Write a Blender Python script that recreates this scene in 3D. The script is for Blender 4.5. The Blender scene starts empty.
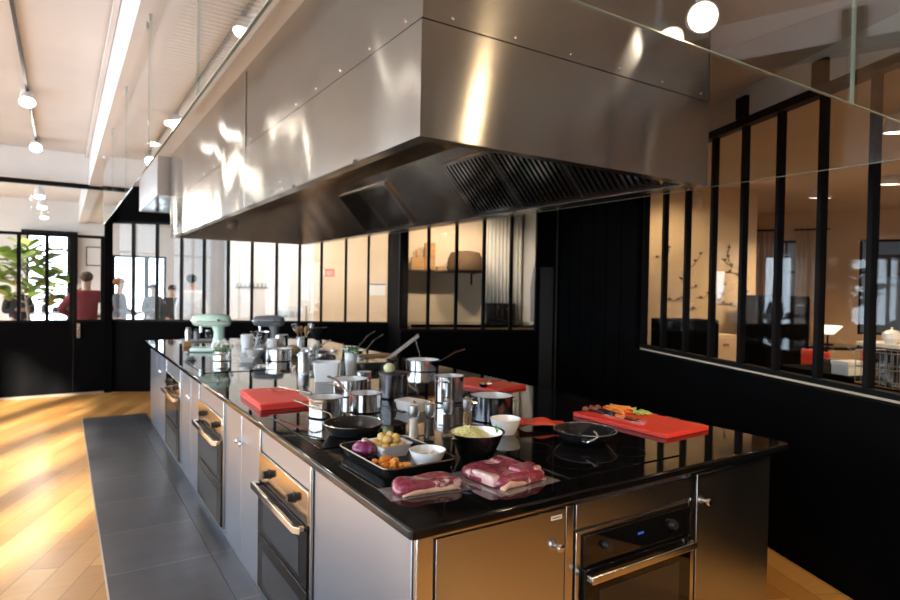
import bpy, bmesh, math, random
from mathutils import Vector, Matrix, noise
PI = math.pi
rnd = random.Random(7)
S = bpy.context.scene
COL = S.collection

# ------------------------------------------------------------------ camera
F_, PITCH, YAW, ROLL, EYE = 603.9, math.radians(-1.111), math.radians(32.73), math.radians(0.926), 1.546
fw = Vector((math.sin(YAW)*math.cos(PITCH), math.cos(YAW)*math.cos(PITCH), math.sin(PITCH)))
rt = Vector((math.cos(YAW), -math.sin(YAW), 0))
up = rt.cross(fw)
r2 = rt*math.cos(ROLL) + up*math.sin(ROLL)
u2 = r2.cross(fw)
cd = bpy.data.cameras.new('camera')
cam = bpy.data.objects.new('camera', cd); COL.objects.link(cam)
M = Matrix((r2, u2, -fw)).transposed().to_4x4(); M.translation = (0, 0, EYE)
cam.matrix_world = M
cd.sensor_width = 36; cd.lens = F_/900*36; cd.clip_start = 0.02
cd.dof.use_dof = True; cd.dof.focus_distance = 2.1; cd.dof.aperture_fstop = 3.2
S.camera = cam

# ------------------------------------------------------------------ world, sun, daylight
W = bpy.data.worlds.new('sky'); S.world = W; W.use_nodes = True
nt = W.node_tree; bg = nt.nodes['Background']
bg.inputs['Color'].default_value = (0.72, 0.86, 1.0, 1); bg.inputs['Strength'].default_value = 9.0
sd = bpy.data.lights.new('sun', 'SUN'); sd.energy = 30; sd.angle = math.radians(2.0); sd.color = (1.0, 0.92, 0.80)
sun = bpy.data.objects.new('sun', sd); COL.objects.link(sun)
sun.rotation_euler = Vector((0.475, 0.80, -0.365)).to_track_quat('-Z', 'Y').to_euler()
S.view_settings.view_transform = 'Standard'; S.view_settings.look = 'None'
S.view_settings.gamma = 1; S.view_settings.use_curve_mapping = False
S.view_settings.exposure = 0.0
try:
    c = S.cycles
    c.max_bounces = 9; c.diffuse_bounces = 4; c.glossy_bounces = 5; c.transmission_bounces = 6; c.transparent_max_bounces = 24
    c.caustics_reflective = True; c.caustics_refractive = False; c.sample_clamp_indirect = 6; c.blur_glossy = 0.6
    c.use_denoising = True
except Exception as e:
    print(e)

def lamp(kind, name, loc, power, color, size=0.1, target=None, **kw):
    l = bpy.data.lights.new(name, kind); l.energy = power; l.color = color
    o = bpy.data.objects.new(name, l); COL.objects.link(o); o.location = loc
    if kind == 'AREA':
        l.shape = 'RECTANGLE'; l.size = size[0]; l.size_y = size[1]
    else:
        l.shadow_soft_size = size
    if target is not None:
        o.rotation_euler = (Vector(target)-Vector(loc)).to_track_quat('-Z', 'Y').to_euler()
    for k, v in kw.items(): setattr(l, k, v)
    return o

# ------------------------------------------------------------------ materials
MATS = {}
def mat(name, col=(.8,.8,.8), rough=.5, metal=0., spec=.5, emit=None, estr=0., coat=0.):
    m = bpy.data.materials.new(name); m.use_nodes = True
    b = m.node_tree.nodes['Principled BSDF']
    b.inputs['Base Color'].default_value = (*col, 1); b.inputs['Roughness'].default_value = rough
    b.inputs['Metallic'].default_value = metal; b.inputs['Specular IOR Level'].default_value = spec
    b.inputs['Coat Weight'].default_value = coat; b.inputs['Coat Roughness'].default_value = .05
    if emit:
        b.inputs['Emission Color'].default_value = (*emit, 1); b.inputs['Emission Strength'].default_value = estr
    MATS[name] = m
    return m
def nodes(m):
    n = m.node_tree.nodes; return n, m.node_tree.links, n['Principled BSDF']
def coords(m, scale=(1,1,1), rot=(0,0,0), loc=(0,0,0)):
    n, l, b = nodes(m)
    t = n.new('ShaderNodeTexCoord'); mp = n.new('ShaderNodeMapping')
    mp.inputs['Scale'].default_value = scale; mp.inputs['Rotation'].default_value = rot; mp.inputs['Location'].default_value = loc
    l.new(t.outputs['Object'], mp.inputs['Vector'])
    return mp.outputs['Vector']
def noise_node(m, vec, scale, detail=3, rough=.5):
    n, l, b = nodes(m); t = n.new('ShaderNodeTexNoise')
    t.inputs['Scale'].default_value = scale; t.inputs['Detail'].default_value = detail; t.inputs['Roughness'].default_value = rough
    l.new(vec, t.inputs['Vector']); return t
def ramp(m, fac, stops):
    n, l, b = nodes(m); r = n.new('ShaderNodeValToRGB'); e = r.color_ramp.elements
    while len(e) < len(stops): e.new(.5)
    for q, (p, c) in zip(e, stops): q.position = p; q.color = (*c, 1)
    l.new(fac, r.inputs['Fac']); return r.outputs['Color']
def bump(m, height, strength=.3, dist=.01, chain=None):
    n, l, b = nodes(m); k = n.new('ShaderNodeBump')
    k.inputs['Strength'].default_value = strength; k.inputs['Distance'].default_value = dist
    l.new(height, k.inputs['Height'])
    if chain: l.new(chain, k.inputs['Normal'])
    l.new(k.outputs['Normal'], b.inputs['Normal']); return k.outputs['Normal']
def noisy(name, c1, c2, scale=8, rough=.5, bs=0., bd=.003, detail=4, stretch=(1,1,1), lo=.35, hi=.65, **kw):
    m = mat(name, c1, rough, **kw); n, l, b = nodes(m)
    v = coords(m, stretch); t = noise_node(m, v, scale, detail)
    l.new(ramp(m, t.outputs['Fac'], [(lo, c1), (hi, c2)]), b.inputs['Base Color'])
    if bs: bump(m, t.outputs['Fac'], bs, bd)
    return m

def steel(name, col, rough, brush=(1,1,60), warp=0., wscale=1.2, rvar=.12, bstr=.06, wz=.55):
    m = mat(name, col, rough, metal=1.); n, l, b = nodes(m)
    v = coords(m, brush); t = noise_node(m, v, 14, 5, .6)
    mr = n.new('ShaderNodeMapRange'); mr.inputs['To Min'].default_value = rough-rvar*.5; mr.inputs['To Max'].default_value = rough+rvar*.5
    l.new(t.outputs['Fac'], mr.inputs['Value']); l.new(mr.outputs['Result'], b.inputs['Roughness'])
    ch = None
    if warp:
        v2 = coords(m, (1, 1, wz)); t2 = noise_node(m, v2, wscale, 1.5, .4)
        ch = bump(m, t2.outputs['Fac'], 1.0, warp)
    bump(m, t.outputs['Fac'], bstr, .002, ch)
    return m

def glass(name, tint=(1,1,1), rough=0.02, ior=1.45, gl=1.0):
    m = bpy.data.materials.new(name); m.use_nodes = True; n = m.node_tree.nodes; l = m.node_tree.links
    n.remove(n['Principled BSDF'])
    fr = n.new('ShaderNodeFresnel'); ge = n.new('ShaderNodeNewGeometry'); io = n.new('ShaderNodeMapRange')
    io.inputs['To Min'].default_value = ior; io.inputs['To Max'].default_value = 1/ior     # the far face of a thin pane reflects like the near one
    l.new(ge.outputs['Backfacing'], io.inputs['Value']); l.new(io.outputs['Result'], fr.inputs['IOR'])
    tr = n.new('ShaderNodeBsdfTransparent'); tr.inputs['Color'].default_value = (*tint, 1)
    g = n.new('ShaderNodeBsdfGlossy'); g.inputs['Roughness'].default_value = rough; g.inputs['Color'].default_value = (gl, gl, gl, 1)
    mx = n.new('ShaderNodeMixShader')
    l.new(fr.outputs['Fac'], mx.inputs['Fac']); l.new(tr.outputs['BSDF'], mx.inputs[1]); l.new(g.outputs['BSDF'], mx.inputs[2])
    l.new(mx.outputs['Shader'], n['Material Output'].inputs['Surface'])
    MATS[name] = m; return m

m_hood = steel('hood_steel', (.46,.44,.415), .20, (.15,.15,22), warp=.055, wscale=1.15, rvar=.02, bstr=.004, wz=.2)
def anis(m, a=.75):
    n, l, b = nodes(m); t = n.new('ShaderNodeTangent'); t.direction_type = 'RADIAL'; t.axis = 'Z'
    b.inputs['Anisotropic'].default_value = a; b.inputs['Anisotropic Rotation'].default_value = .25
    l.new(t.outputs['Tangent'], b.inputs['Tangent'])
anis(m_hood, .96)
m_hood_in = steel('hood_inner_steel', (.50,.49,.47), .22, (30,30,1), warp=.03, wscale=1.6, rvar=.08)
m_cab = steel('cabinet_steel', (.47,.53,.63), .34, (.15,.15,22), warp=.02, wscale=1.5, rvar=.04, bstr=.01)
m_cabf = steel('front_steel', (.56,.56,.57), .26, (.15,.15,22), warp=.012, wscale=1.5, rvar=.04, bstr=.008)
m_cabv = steel('cabinet_trim_steel', (.66,.64,.60), .2, (.15,.15,22), rvar=.04, bstr=.01)
anis(m_cabf, .6)
m_pol = steel('polished_steel', (.78,.77,.75), .14, (1,1,30), rvar=.06, bstr=.01)
m_dull = steel('dull_steel', (.55,.55,.55), .32, (20,20,1), rvar=.1)
m_chrome = mat('chrome', (.82,.82,.82), .06, 1.)
m_granite = noisy('black_stone', (.0035,.0035,.004), (.010,.0095,.009), 320, rough=.045, lo=.5, hi=.72)
m_hob = mat('hob_glass', (.004,.004,.0045), .03)
m_hobring = mat('hob_print', (.010,.010,.011), .12)
m_black = noisy('black_paint', (.0018,.0018,.002), (.0028,.0028,.003), 3, rough=.65, spec=.02)
m_blackm = mat('black_metal', (.003,.003,.0034), .45, spec=.1)
m_white = noisy('white_plaster', (.74,.725,.71), (.79,.775,.76), 2.2, rough=.85)
m_ceil = noisy('ceiling_paint', (.63,.61,.60), (.68,.66,.645), 1.2, rough=.8)
m_beige = noisy('beige_plaster', (.70,.56,.40), (.76,.62,.46), 1.5, rough=.8)
m_tan = noisy('tan_plaster', (.55,.42,.28), (.62,.48,.33), 1.2, rough=.8)
m_glass = glass('window_glass', (.97,.98,.98), .02, 1.30)
m_skirt = glass('smoke_curtain_glass', (.90,.90,.88), .01, 1.5)
m_edge = mat('glass_edge', (.30,.36,.30), .12, spec=.8)
m_ware = glass('clear_plastic', (.95,.96,.96), .03, 1.33)
m_film = glass('vacuum_film', (.97,.95,.95), .10, 1.5)
_n = m_film.node_tree.nodes; _l = m_film.node_tree.links; _d = _n.new('ShaderNodeBsdfDiffuse'); _d.inputs['Color'].default_value = (.8,.77,.76,1); _m = _n.new('ShaderNodeMixShader'); _m.inputs['Fac'].default_value = .11
_o = _n['Material Output']; _l.new(_o.inputs['Surface'].links[0].from_socket, _m.inputs[1]); _l.new(_d.outputs['BSDF'], _m.inputs[2]); _l.new(_m.outputs['Shader'], _o.inputs['Surface'])
m_whitep = mat('white_plastic', (.84,.84,.84), .3)
m_china = mat('white_china', (.86,.86,.85), .15, coat=.4)
m_red = noisy('red_board_plastic', (.72,.045,.03), (.78,.06,.04), 6, rough=.38)
m_redsil = noisy('red_silicone', (.46,.045,.022), (.52,.06,.03), 8, rough=.4)
m_mint = mat('mint_enamel', (.50,.68,.58), .22, coat=.5)
m_grey = mat('grey_enamel', (.20,.21,.23), .3, coat=.3)
m_nonstick = mat('nonstick', (.012,.013,.015), .3)
m_bpan = mat('black_pan_enamel', (.010,.011,.013), .12, coat=.5)
m_darksteel = steel('dark_bowl_steel', (.16,.16,.17), .16, (1,1,30), rvar=.06, bstr=.01)
m_wood = noisy('warm_wood', (.42,.22,.08), (.58,.33,.14), 5, rough=.45, stretch=(1,1,8))
m_rubber = mat('black_plastic', (.014,.014,.015), .35)
m_lens = mat('lamp_lens', (1,1,1), .4, emit=(1.0,.86,.66), estr=14)
m_lensw = mat('lamp_lens_cool', (1,1,1), .4, emit=(1.0,.95,.88), estr=14)
m_blue = mat('oven_display', (0,0,0), .3, emit=(.05,.2,1.0), estr=.45)
m_green = noisy('herb_leaf', (.05,.16,.03), (.12,.30,.06), 20, rough=.5)
m_leaf = noisy('fig_leaf', (.16,.30,.03), (.42,.52,.12), 6, rough=.35)
m_bark = noisy('bark', (.22,.17,.12), (.32,.26,.2), 20, rough=.8)
m_soil = mat('soil', (.03,.02,.015), .9)
m_skin = mat('skin', (.56,.36,.26), .5)
m_paper = mat('paper', (.80,.78,.74), .6)
m_ink = mat('ink', (.06,.06,.07), .6)
m_sign = mat('red_sign', (.66,.10,.06), .5)

m_blind = bpy.data.materials.new('sheer_blind'); m_blind.use_nodes = True
_n = m_blind.node_tree.nodes; _n.remove(_n['Principled BSDF']); _t = _n.new('ShaderNodeBsdfTranslucent'); _t.inputs['Color'].default_value = (.16,.165,.17,1)
m_blind.node_tree.links.new(_t.outputs['BSDF'], _n['Material Output'].inputs['Surface'])
# wood planks laid along the slanted grid
GA = math.atan2(.922, .387)
def planks(name, c, rough):
    m = mat(name, c[0], rough); n, l, b = nodes(m)
    v = coords(m, (1,1,1), (0,0,-GA))
    br = n.new('ShaderNodeTexBrick'); br.offset = .37; br.offset_frequency = 2
    for k, x in (('Scale',1.0),('Mortar Size',.0022),('Mortar Smooth',.3),('Bias',0.),('Brick Width',1.35),('Row Height',.15)): br.inputs[k].default_value = x
    br.inputs['Color1'].default_value = (0,0,0,1); br.inputs['Color2'].default_value = (1,1,1,1); br.inputs['Mortar'].default_value = (.5,.5,.5,1)
    l.new(v, br.inputs['Vector'])
    v2 = coords(m, (1.2,16,1), (0,0,-GA)); t = noise_node(m, v2, 3, 5, .6)
    mx = n.new('ShaderNodeMix'); mx.data_type = 'RGBA'; mx.inputs[0].default_value = .45
    l.new(br.outputs['Color'], mx.inputs[6]); l.new(t.outputs['Fac'], mx.inputs[7])
    colr = ramp(m, mx.outputs[2], [(.12,c[0]),(.5,c[1]),(.88,c[2])])
    mm = n.new('ShaderNodeMix'); mm.data_type = 'RGBA'; mm.inputs[7].default_value = (.12,.06,.02,1)
    l.new(br.outputs['Fac'], mm.inputs[0]); l.new(colr, mm.inputs[6]); l.new(mm.outputs[2], b.inputs['Base Color'])
    bump(m, t.outputs['Fac'], .08, .004)
    return m
m_floor = planks('oak_floor', ((.30,.13,.030),(.45,.215,.055),(.58,.32,.10)), .34)

def tiles(name, c1, c2, cm, bw, rh, rough, mort=.004, offset=.5):
    m = mat(name, c1, rough); n, l, b = nodes(m)
    v = coords(m)
    br = n.new('ShaderNodeTexBrick'); br.offset = offset
    for k, x in (('Scale',1.0),('Mortar Size',mort),('Mortar Smooth',.1),('Brick Width',bw),('Row Height',rh)): br.inputs[k].default_value = x
    br.inputs['Color1'].default_value = (*c1,1); br.inputs['Color2'].default_value = (*c2,1); br.inputs['Mortar'].default_value = (*cm,1)
    l.new(v, br.inputs['Vector'])
    t = noise_node(m, coords(m), 2.5, 6, .65)
    mx = n.new('ShaderNodeMix'); mx.data_type = 'RGBA'; mx.blend_type = 'MULTIPLY'; mx.inputs[0].default_value = 1
    l.new(br.outputs['Color'], mx.inputs[6]); l.new(ramp(m, t.outputs['Fac'], [(.3,(.55,.55,.57)),(.7,(1.5,1.5,1.5))]), mx.inputs[7])
    l.new(mx.outputs[2], b.inputs['Base Color'])
    bump(m, t.outputs['Fac'], .1, .003)
    return m
m_tile = tiles('slate_tile', (.032,.034,.041), (.044,.046,.054), (.13,.135,.14), 9.0, .60, .30)
m_curb = tiles('slate_curb', (.030,.032,.038), (.038,.040,.046), (.15,.15,.15), 9.0, .6, .30, .003)

# ------------------------------------------------------------------ mesh helpers
class MB:
    def __init__(s): s.v = []; s.f = []
    def add(s, vs, fs, mx=None):
        o = len(s.v)
        s.v += [tuple(mx @ Vector(p)) if mx else tuple(p) for p in vs]
        s.f += [tuple(i+o for i in f) for f in fs]; return s
    def box(s, x0, x1, y0, y1, z0, z1, mx=None):
        vs = [(x0,y0,z0),(x1,y0,z0),(x1,y1,z0),(x0,y1,z0),(x0,y0,z1),(x1,y0,z1),(x1,y1,z1),(x0,y1,z1)]
        return s.add(vs, [(3,2,1,0),(4,5,6,7),(0,1,5,4),(1,2,6,5),(2,3,7,6),(3,0,4,7)], mx)
    def lathe(s, prof, n=32, c=(0,0), mx=None, closed=False):
        vs = []; fs = []; idx = []
        for r, z in prof:
            if r < 1e-6: idx.append([len(vs)]*n); vs.append((c[0], c[1], z))
            else:
                idx.append(list(range(len(vs), len(vs)+n)))
                vs += [(c[0]+r*math.cos(2*PI*k/n), c[1]+r*math.sin(2*PI*k/n), z) for k in range(n)]
        for a in range(len(prof)-1):
            for k in range(n):
                q = (idx[a][k], idx[a][(k+1)%n], idx[a+1][(k+1)%n], idx[a+1][k]); u = []
                for i in q:
                    if i not in u: u.append(i)
                if len(u) > 2: fs.append(tuple(u))
        return s.add(vs, fs, mx)
    def cyl(s, c, r, z0, z1, n=24, mx=None): return s.lathe([(0,z0),(r,z0),(r,z1),(0,z1)], n, c, mx)
    def tube(s, pts, r, n=8, cap=True, flat=1.0):
        pts = [Vector(p) for p in pts]; rs = r if isinstance(r, (list,tuple)) else [r]*len(pts)
        vs = []; fs = []; prev = None
        for i, p in enumerate(pts):
            d = (pts[min(i+1,len(pts)-1)]-pts[max(i-1,0)]).normalized()
            a = prev if prev is not None else (Vector((0,0,1)) if abs(d.z) < .9 else Vector((1,0,0)))
            x = d.cross(a).normalized(); y = x.cross(d).normalized(); prev = y
            vs += [p+(x*math.cos(2*PI*k/n)+y*flat*math.sin(2*PI*k/n))*rs[i] for k in range(n)]
        for i in range(len(pts)-1):
            for k in range(n): fs.append((i*n+k, i*n+(k+1)%n, (i+1)*n+(k+1)%n, (i+1)*n+k))
        if cap: fs += [tuple(range(n))[::-1], tuple(range((len(pts)-1)*n, len(pts)*n))]
        return s.add(vs, fs)
    def prism(s, poly, a0, a1, axis='z', mx=None):
        def P(p, a): return {'z':(p[0],p[1],a),'y':(p[0],a,p[1]),'x':(a,p[0],p[1])}[axis]
        n = len(poly); vs = [P(p,a0) for p in poly]+[P(p,a1) for p in poly]
        return s.add(vs, [tuple(range(n))[::-1], tuple(range(n,2*n))]+[(i,(i+1)%n,n+(i+1)%n,n+i) for i in range(n)], mx)
    def blob(s, c, r, seed=0, amp=.12, n=12, m=8, fr=2.2, mx=None):
        vs = []; fs = []
        for j in range(m+1):
            t = PI*j/m
            for k in range(n):
                a = 2*PI*k/n; d = Vector((math.sin(t)*math.cos(a), math.sin(t)*math.sin(a), math.cos(t)))
                q = 1+amp*noise.noise(d*fr+Vector((seed*3.1, seed*1.7, seed)))
                vs.append((c[0]+d.x*r[0]*q, c[1]+d.y*r[1]*q, c[2]+d.z*r[2]*q))
        for j in range(m):
            for k in range(n): fs.append((j*n+k, (j+1)*n+k, (j+1)*n+(k+1)%n, j*n+(k+1)%n))
        return s.add(vs, fs, mx)
def obj(name, mb, m, parent=None, bev=0., smooth=True, loc=None, rotz=None, angle=38, weld=True):
    me = bpy.data.meshes.new(name); me.from_pydata(mb.v, [], mb.f)
    bm = bmesh.new(); bm.from_mesh(me)
    if weld: bmesh.ops.remove_doubles(bm, verts=bm.verts, dist=1e-5)
    bmesh.ops.recalc_face_normals(bm, faces=bm.faces); bm.to_mesh(me); bm.free()
    me.materials.append(m)
    if smooth:
        me.polygons.foreach_set('use_smooth', [True]*len(me.polygons)); me.set_sharp_from_angle(angle=math.radians(angle))
    o = bpy.data.objects.new(name, me); COL.objects.link(o)
    if parent: o.parent = parent
    if loc: o.location = loc
    if rotz is not None: o.rotation_euler = (0,0,rotz)
    if bev:
        b = o.modifiers.new('bevel', 'BEVEL'); b.width = bev; b.segments = 2; b.limit_method = 'ANGLE'; b.angle_limit = math.radians(40)
    return o
def tag(o, label, cat, group=None):
    o['label'] = label; o['category'] = cat
    if group: o['group'] = group
    return o
def thing(name, label, cat, loc=(0,0,0), rotz=0., group=None):
    o = bpy.data.objects.new(name, None); COL.objects.link(o); o.empty_display_size = .05
    o.location = loc; o.rotation_euler = (0,0,rotz)
    return tag(o, label, cat, group)
def struct(name, mb, m, **k):
    o = obj(name, mb, m, smooth=False, **k); o['kind'] = 'structure'; return o
def sroot(name, loc=(0,0,0), rotz=0.):
    o = bpy.data.objects.new(name, None); COL.objects.link(o); o.location = loc; o.rotation_euler = (0,0,rotz); o['kind'] = 'structure'; return o
def copy_tree(o, parent=None):
    c = o.copy(); COL.objects.link(c)
    if parent: c.parent = parent
    for ch in list(o.children): copy_tree(ch, c)
    return c
def bx(*a): return MB().box(*a)
CT = 0.90        # counter top height

# ================================================================== SETTING
CL, CR = 3.36, 2.92           # left and right ceiling heights
U_ = Vector((.922,-.387,0)); V_ = Vector((.387,.922,0))
ZS = -0.02
struct('floor', bx(-6,20,-4.2,20,-.12,0), m_floor)
struct('floor', bx(.20,.72,-1.2,7.95,0,.006), m_tile)
struct('floor', bx(.722,.845,-1.2,7.95,0,.008), m_curb)
struct('trim_1', bx(.192,.20,-1.2,7.96,0,.009), m_dull)
struct('ceiling', bx(-3.85,.31,-4.2,16.45,CL,CL+.12), m_ceil)
struct('ceiling', bx(.47,20,-4.2,20,CR,CR+.12), m_ceil)
struct('trim_2', bx(.31,.47,-4.2,20,2.885,CL+.12), m_ceil)            # beam beside the drop
struct('trim_3', bx(-3.6,.31,10.02,10.5,2.95,CL), m_white)            # cross beam above the far partition
struct('trim_4', bx(.27,.305,-4,10.0,CL-.05,CL-.02), m_ceil)          # conduit strip

# left outer wall with tall windows
def wall_with_openings(name, axis, at, thick, a0, a1, z0, z1, ops, m):
    mb = MB(); cur = a0
    def put(p0, p1, q0, q1):
        if p1-p0 < 1e-4 or q1-q0 < 1e-4: return
        if axis == 'x': mb.box(at-thick, at, p0, p1, q0, q1)
        else: mb.box(p0, p1, at, at+thick, q0, q1)
    for (o0, o1, b0, b1) in ops:
        put(cur, o0, z0, z1); put(o0, o1, z0, b0); put(o0, o1, b1, z1); cur = o1
    put(cur, a1, z0, z1)
    return struct(name, mb, m)
lw = [(-3.85+1.75*i, -3.85+1.75*i+1.5, .55, 3.1) for i in range(1,11)]
wall_with_openings('wall_left', 'x', -3.6, .25, -4.2, 16.4, 0, CL, lw, m_white)
for i, (a, b, z0, z1) in enumerate(lw):
    w = sroot('window_%d' % (10+i))
    mb = MB(); 
    for y in (a, (a+b)/2-.02, b-.04): mb.box(-3.75,-3.70,y,y+.04,z0,z1)
    for z in (z0, z0+(z1-z0)*.66, z1-.04): mb.box(-3.75,-3.70,a,b,z,z+.04)
    obj('window_frame', mb, m_blackm, w, smooth=False)
    po = lamp('AREA', 'daylight_portal', (-3.62,(a+b)/2,(z0+z1)/2), 1, (1,1,1), (b-a, z1-z0), (10,(a+b)/2,(z0+z1)/2))
    po.data.size, po.data.size_y = (z1-z0, b-a) if False else (b-a, z1-z0)
    po.data.cycles.is_portal = True
struct('wall_back', bx(-3.6,3.0,-4.2,-3.95,0,CL), m_tan)
struct('wall_light_block', bx(.5,2.6,-1.5,-1.4,0,CR), m_tan)  # unseen wall added to keep daylight off the island's front end

# rear room behind the partition
wall_with_openings('wall_rear', 'y', 16.2, .25, -6, 6.5, 0, CL, [(-3.2,-2.0,.6,2.65),(-.66,.14,.5,2.66),(1.0,2.14,.5,2.2)], m_white)
for i, (a, b, z0, z1) in enumerate([(-3.2,-2.0,.6,2.65),(-.66,.14,.5,2.66),(1.0,2.14,.5,2.2)]):
    w = sroot('window_%d' % (30+i)); mb = MB()
    for x in ((a, b-.05) if i != 2 else (a, 1.66, b-.05)): mb.box(x,x+(.05 if x != 1.66 else .11),16.2,16.26,z0,z1)
    mb.box(a,b,16.2,16.26,z0,z0+.05).box(a,b,16.2,16.26,z1-.05,z1)
    obj('window_frame', mb, m_blackm, w, smooth=False)
    po = lamp('AREA', 'daylight_portal', ((a+b)/2,16.19,(z0+z1)/2), 1, (1,1,1), (b-a, z1-z0), ((a+b)/2,0,(z0+z1)/2))
    po.data.cycles.is_portal = True
struct('trim_5', bx(-.75,.30,16.05,16.19,2.56,2.68), m_blackm)         # dark blind box over the rear window
struct('trim_6', bx(.14,.30,16.05,16.19,1.5,2.56), m_blackm)
# white cloakroom wall behind the glazing, right part tinted beige for warm lamp light
def wall_seg(name, P0, P1, z0, z1, m, t=.10):
    P0 = Vector((*P0,0)); P1 = Vector((*P1,0)); d = P1-P0; L = d.length
    o = struct(name, bx(0,L,0,t,z0,z1), m, loc=P0, rotz=math.atan2(d.y,d.x)); return o
wall_seg('wall_cloakroom', (2.95,12.9), (4.42,12.15), 0, CR, m_white)
wall_seg('wall_corridor', (4.42,12.15), (7.4,10.7), 0, CR, m_beige)
wall_seg('wall_rear_side', (2.95,12.9), (4.6,16.3), 0, CR, m_white)

# ---- glazed partitions
def glazing(name, P0, ang, xs, z0, z1, top_z, low_name, low_mat=m_black, sill=None, post=.045, mull=.036, low_t=.10, skip_pane=()):
    L = xs[-1]
    low = struct(low_name, bx(0,L,-low_t/2,low_t/2,0,z0), low_mat, loc=(P0[0],P0[1],0), rotz=ang)
    w = sroot(name, (P0[0],P0[1],0), ang)
    obj('window_frame', MB().box(0,L,-.03,.03,z0,z0+.03).box(0,L,-.03,.03,z1-.03,z1), m_blackm, w, smooth=False)
    for x in xs: obj('mullion', bx(x-mull/2,x+mull/2,-.028,.028,z0+.03,z1-.03), m_blackm, w, smooth=False)
    for i in range(len(xs)-1):
        if i in skip_pane: continue
        obj('pane', bx(xs[i]+mull/2-.004,xs[i+1]-mull/2+.004,-.003,.003,z0+.025,z1-.025), m_glass, w, smooth=False)
    if sill: obj('window_sill', bx(0,L,-.10,.05,z0-.012,z0+.004), sill, w, smooth=False)
    return w
LP = Vector((.58,9.85,0)); La = math.atan2(-.454,.891)
lx = [0,.313,.638,.975,1.288,1.625,1.96,2.31,2.64,2.955,3.31,3.64,3.94]
glazing('window_1', LP, La, lx, 1.0, 2.42, CR, 'wall_far')
struct('trim_7', bx(0,3.94,-.04,.04,2.42,CR), m_black, loc=LP, rotz=La)
wall_seg('wall_return', (4.09,8.06), (3.36,6.29), 0, CR, m_black, .08)
MP = Vector((3.34,6.27,0)); Ma = math.atan2(U_.y,U_.x)
glazing('window_2', MP, Ma, [0,.325,.66,.995,1.333,1.66], 1.03, 2.7, CR, 'wall_middle')
struct('trim_8', bx(0,1.98,-.04,.04,2.7,CR), m_black, loc=MP, rotz=Ma)
struct('wall_middle_end', bx(1.66,1.98,-.05,.05,0,2.7), m_black, loc=MP, rotz=Ma)
struct('trim_14', bx(1.685,1.85,-.06,-.05,.02,1.82), mat('door_reflection',(.045,.043,.04),.25), loc=MP, rotz=Ma)  # grey reflection on the black door, put into the panel's colour
struct('trim_9', bx(1.885,1.897,-.066,-.05,0,2.72), m_dull, loc=MP, rotz=Ma)
RP = Vector((5.17,5.46,0)); Ra = math.atan2(-V_.y,-V_.x)      # from the corner towards the camera
Ld = 1.98
mb = MB(); mb.box(0,Ld,-.05,.05,0,CR)
for k in range(6): mb.box(.33*k+.01,.33*k+.32,-.062,-.05,.1,2.75)
struct('wall_right', mb, m_black, loc=RP, rotz=Ra)
rx = [Ld+.02+.338*i for i in range(21)]
RP2 = RP
w3 = sroot('window_3', RP, Ra)
z0, z1 = 1.04, 2.72
obj('window_frame', MB().box(rx[0]-.03,rx[-1],-.03,.03,z0,z0+.03).box(rx[0]-.03,rx[-1],-.035,.035,z1-.05,z1), m_blackm, w3, smooth=False)
for x in rx: obj('mullion', bx(x-.016,x+.016,-.022,.022,z0+.03,z1-.05), m_blackm, w3, smooth=False)
for i in range(len(rx)-1): obj('pane', bx(rx[i]+.012,rx[i+1]-.012,-.003,.003,z0+.025,z1-.045), m_glass, w3, smooth=False)
obj('window_sill', bx(rx[0]-.03,rx[-1],-.02,.14,z0-.015,z0+.004), m_tan, w3, smooth=False)
mb = MB().box(Ld,rx[-1],-.09,.06,0,z0-.015)
for k in range(9): mb.box(Ld+.68*k+.012,Ld+.68*k+.668,.06,.07,.06,z0-.05)
struct('wall_right_low', mb, m_black, loc=RP, rotz=Ra)
struct('trim_10', bx(Ld,rx[-1],-.02,.02,z1,CR), m_ceil, loc=RP, rotz=Ra)
for i in range(0, len(rx), 2): 
    struct('trim_11', bx(rx[i]-.05,rx[i]+.05,-.05,.05,z1,CR-.06), m_blackm, loc=RP, rotz=Ra)

# ---- black folding door wall at the far left (y = 9.76 plane)
YD = 9.80
def door_leaf(name, x0, x1, posts, handle=None):
    d = sroot(name, (x0,YD,0)); w = x1-x0
    obj('door_panel', bx(0,w,-.025,.025,.02,1.0), m_black, d, smooth=False)
    mb = MB().box(0,w,-.03,.03,2.16,2.20).box(0,w,-.03,.03,1.0,1.03)
    mb.box(0,.045,-.03,.03,1.03,2.16).box(w-.045,w,-.03,.03,1.03,2.16)
    obj('door_frame', mb, m_blackm, d, smooth=False)
    for x in posts: obj('mullion', bx(x-x0-.022,x-x0+.022,-.03,.03,1.03,2.16), m_blackm, d, smooth=False)
    e = [x0]+posts+[x1]
    for a, b in zip(e[:-1], e[1:]): obj('pane', bx(a-x0+.02,b-x0-.02,-.003,.003,1.02,2.17), m_glass, d, smooth=False)
    if handle is not None:
        obj('door_handle', MB().box(handle-.02,handle+.02,-.05,-.025,.78,.98).tube([(handle,-.05,.93),(handle,-.09,.93),(handle,-.09,.80),(handle,-.05,.80)],.008), m_chrome, d, smooth=False)
    return d
door_leaf('door_1', -1.45, .13, [-1.1,-.78,-.48,-.17])
door_leaf('door_2', .131, .50, [], .06)
door_leaf('door_3', -3.55, -1.451, [-3.1,-2.7,-2.28,-1.86])
struct('trim_12', bx(.50,.60,YD-.08,YD+.06,0,CR), m_black)
d4 = sroot('window_4', (0,YD,0))
obj('window_frame', MB().box(-3.6,.56,-.04,.04,2.84,2.90), m_blackm, d4, smooth=False)
for a, b in ((-3.55,-1.8),(-1.8,-.35),(-.35,.5)): obj('pane', bx(a,b-.004,-.003,.003,2.2,2.85), m_glass, d4, smooth=False)
struct('trim_13', bx(-3.6,.56,YD-.05,YD-.035,.0,.02), m_dull)

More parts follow.
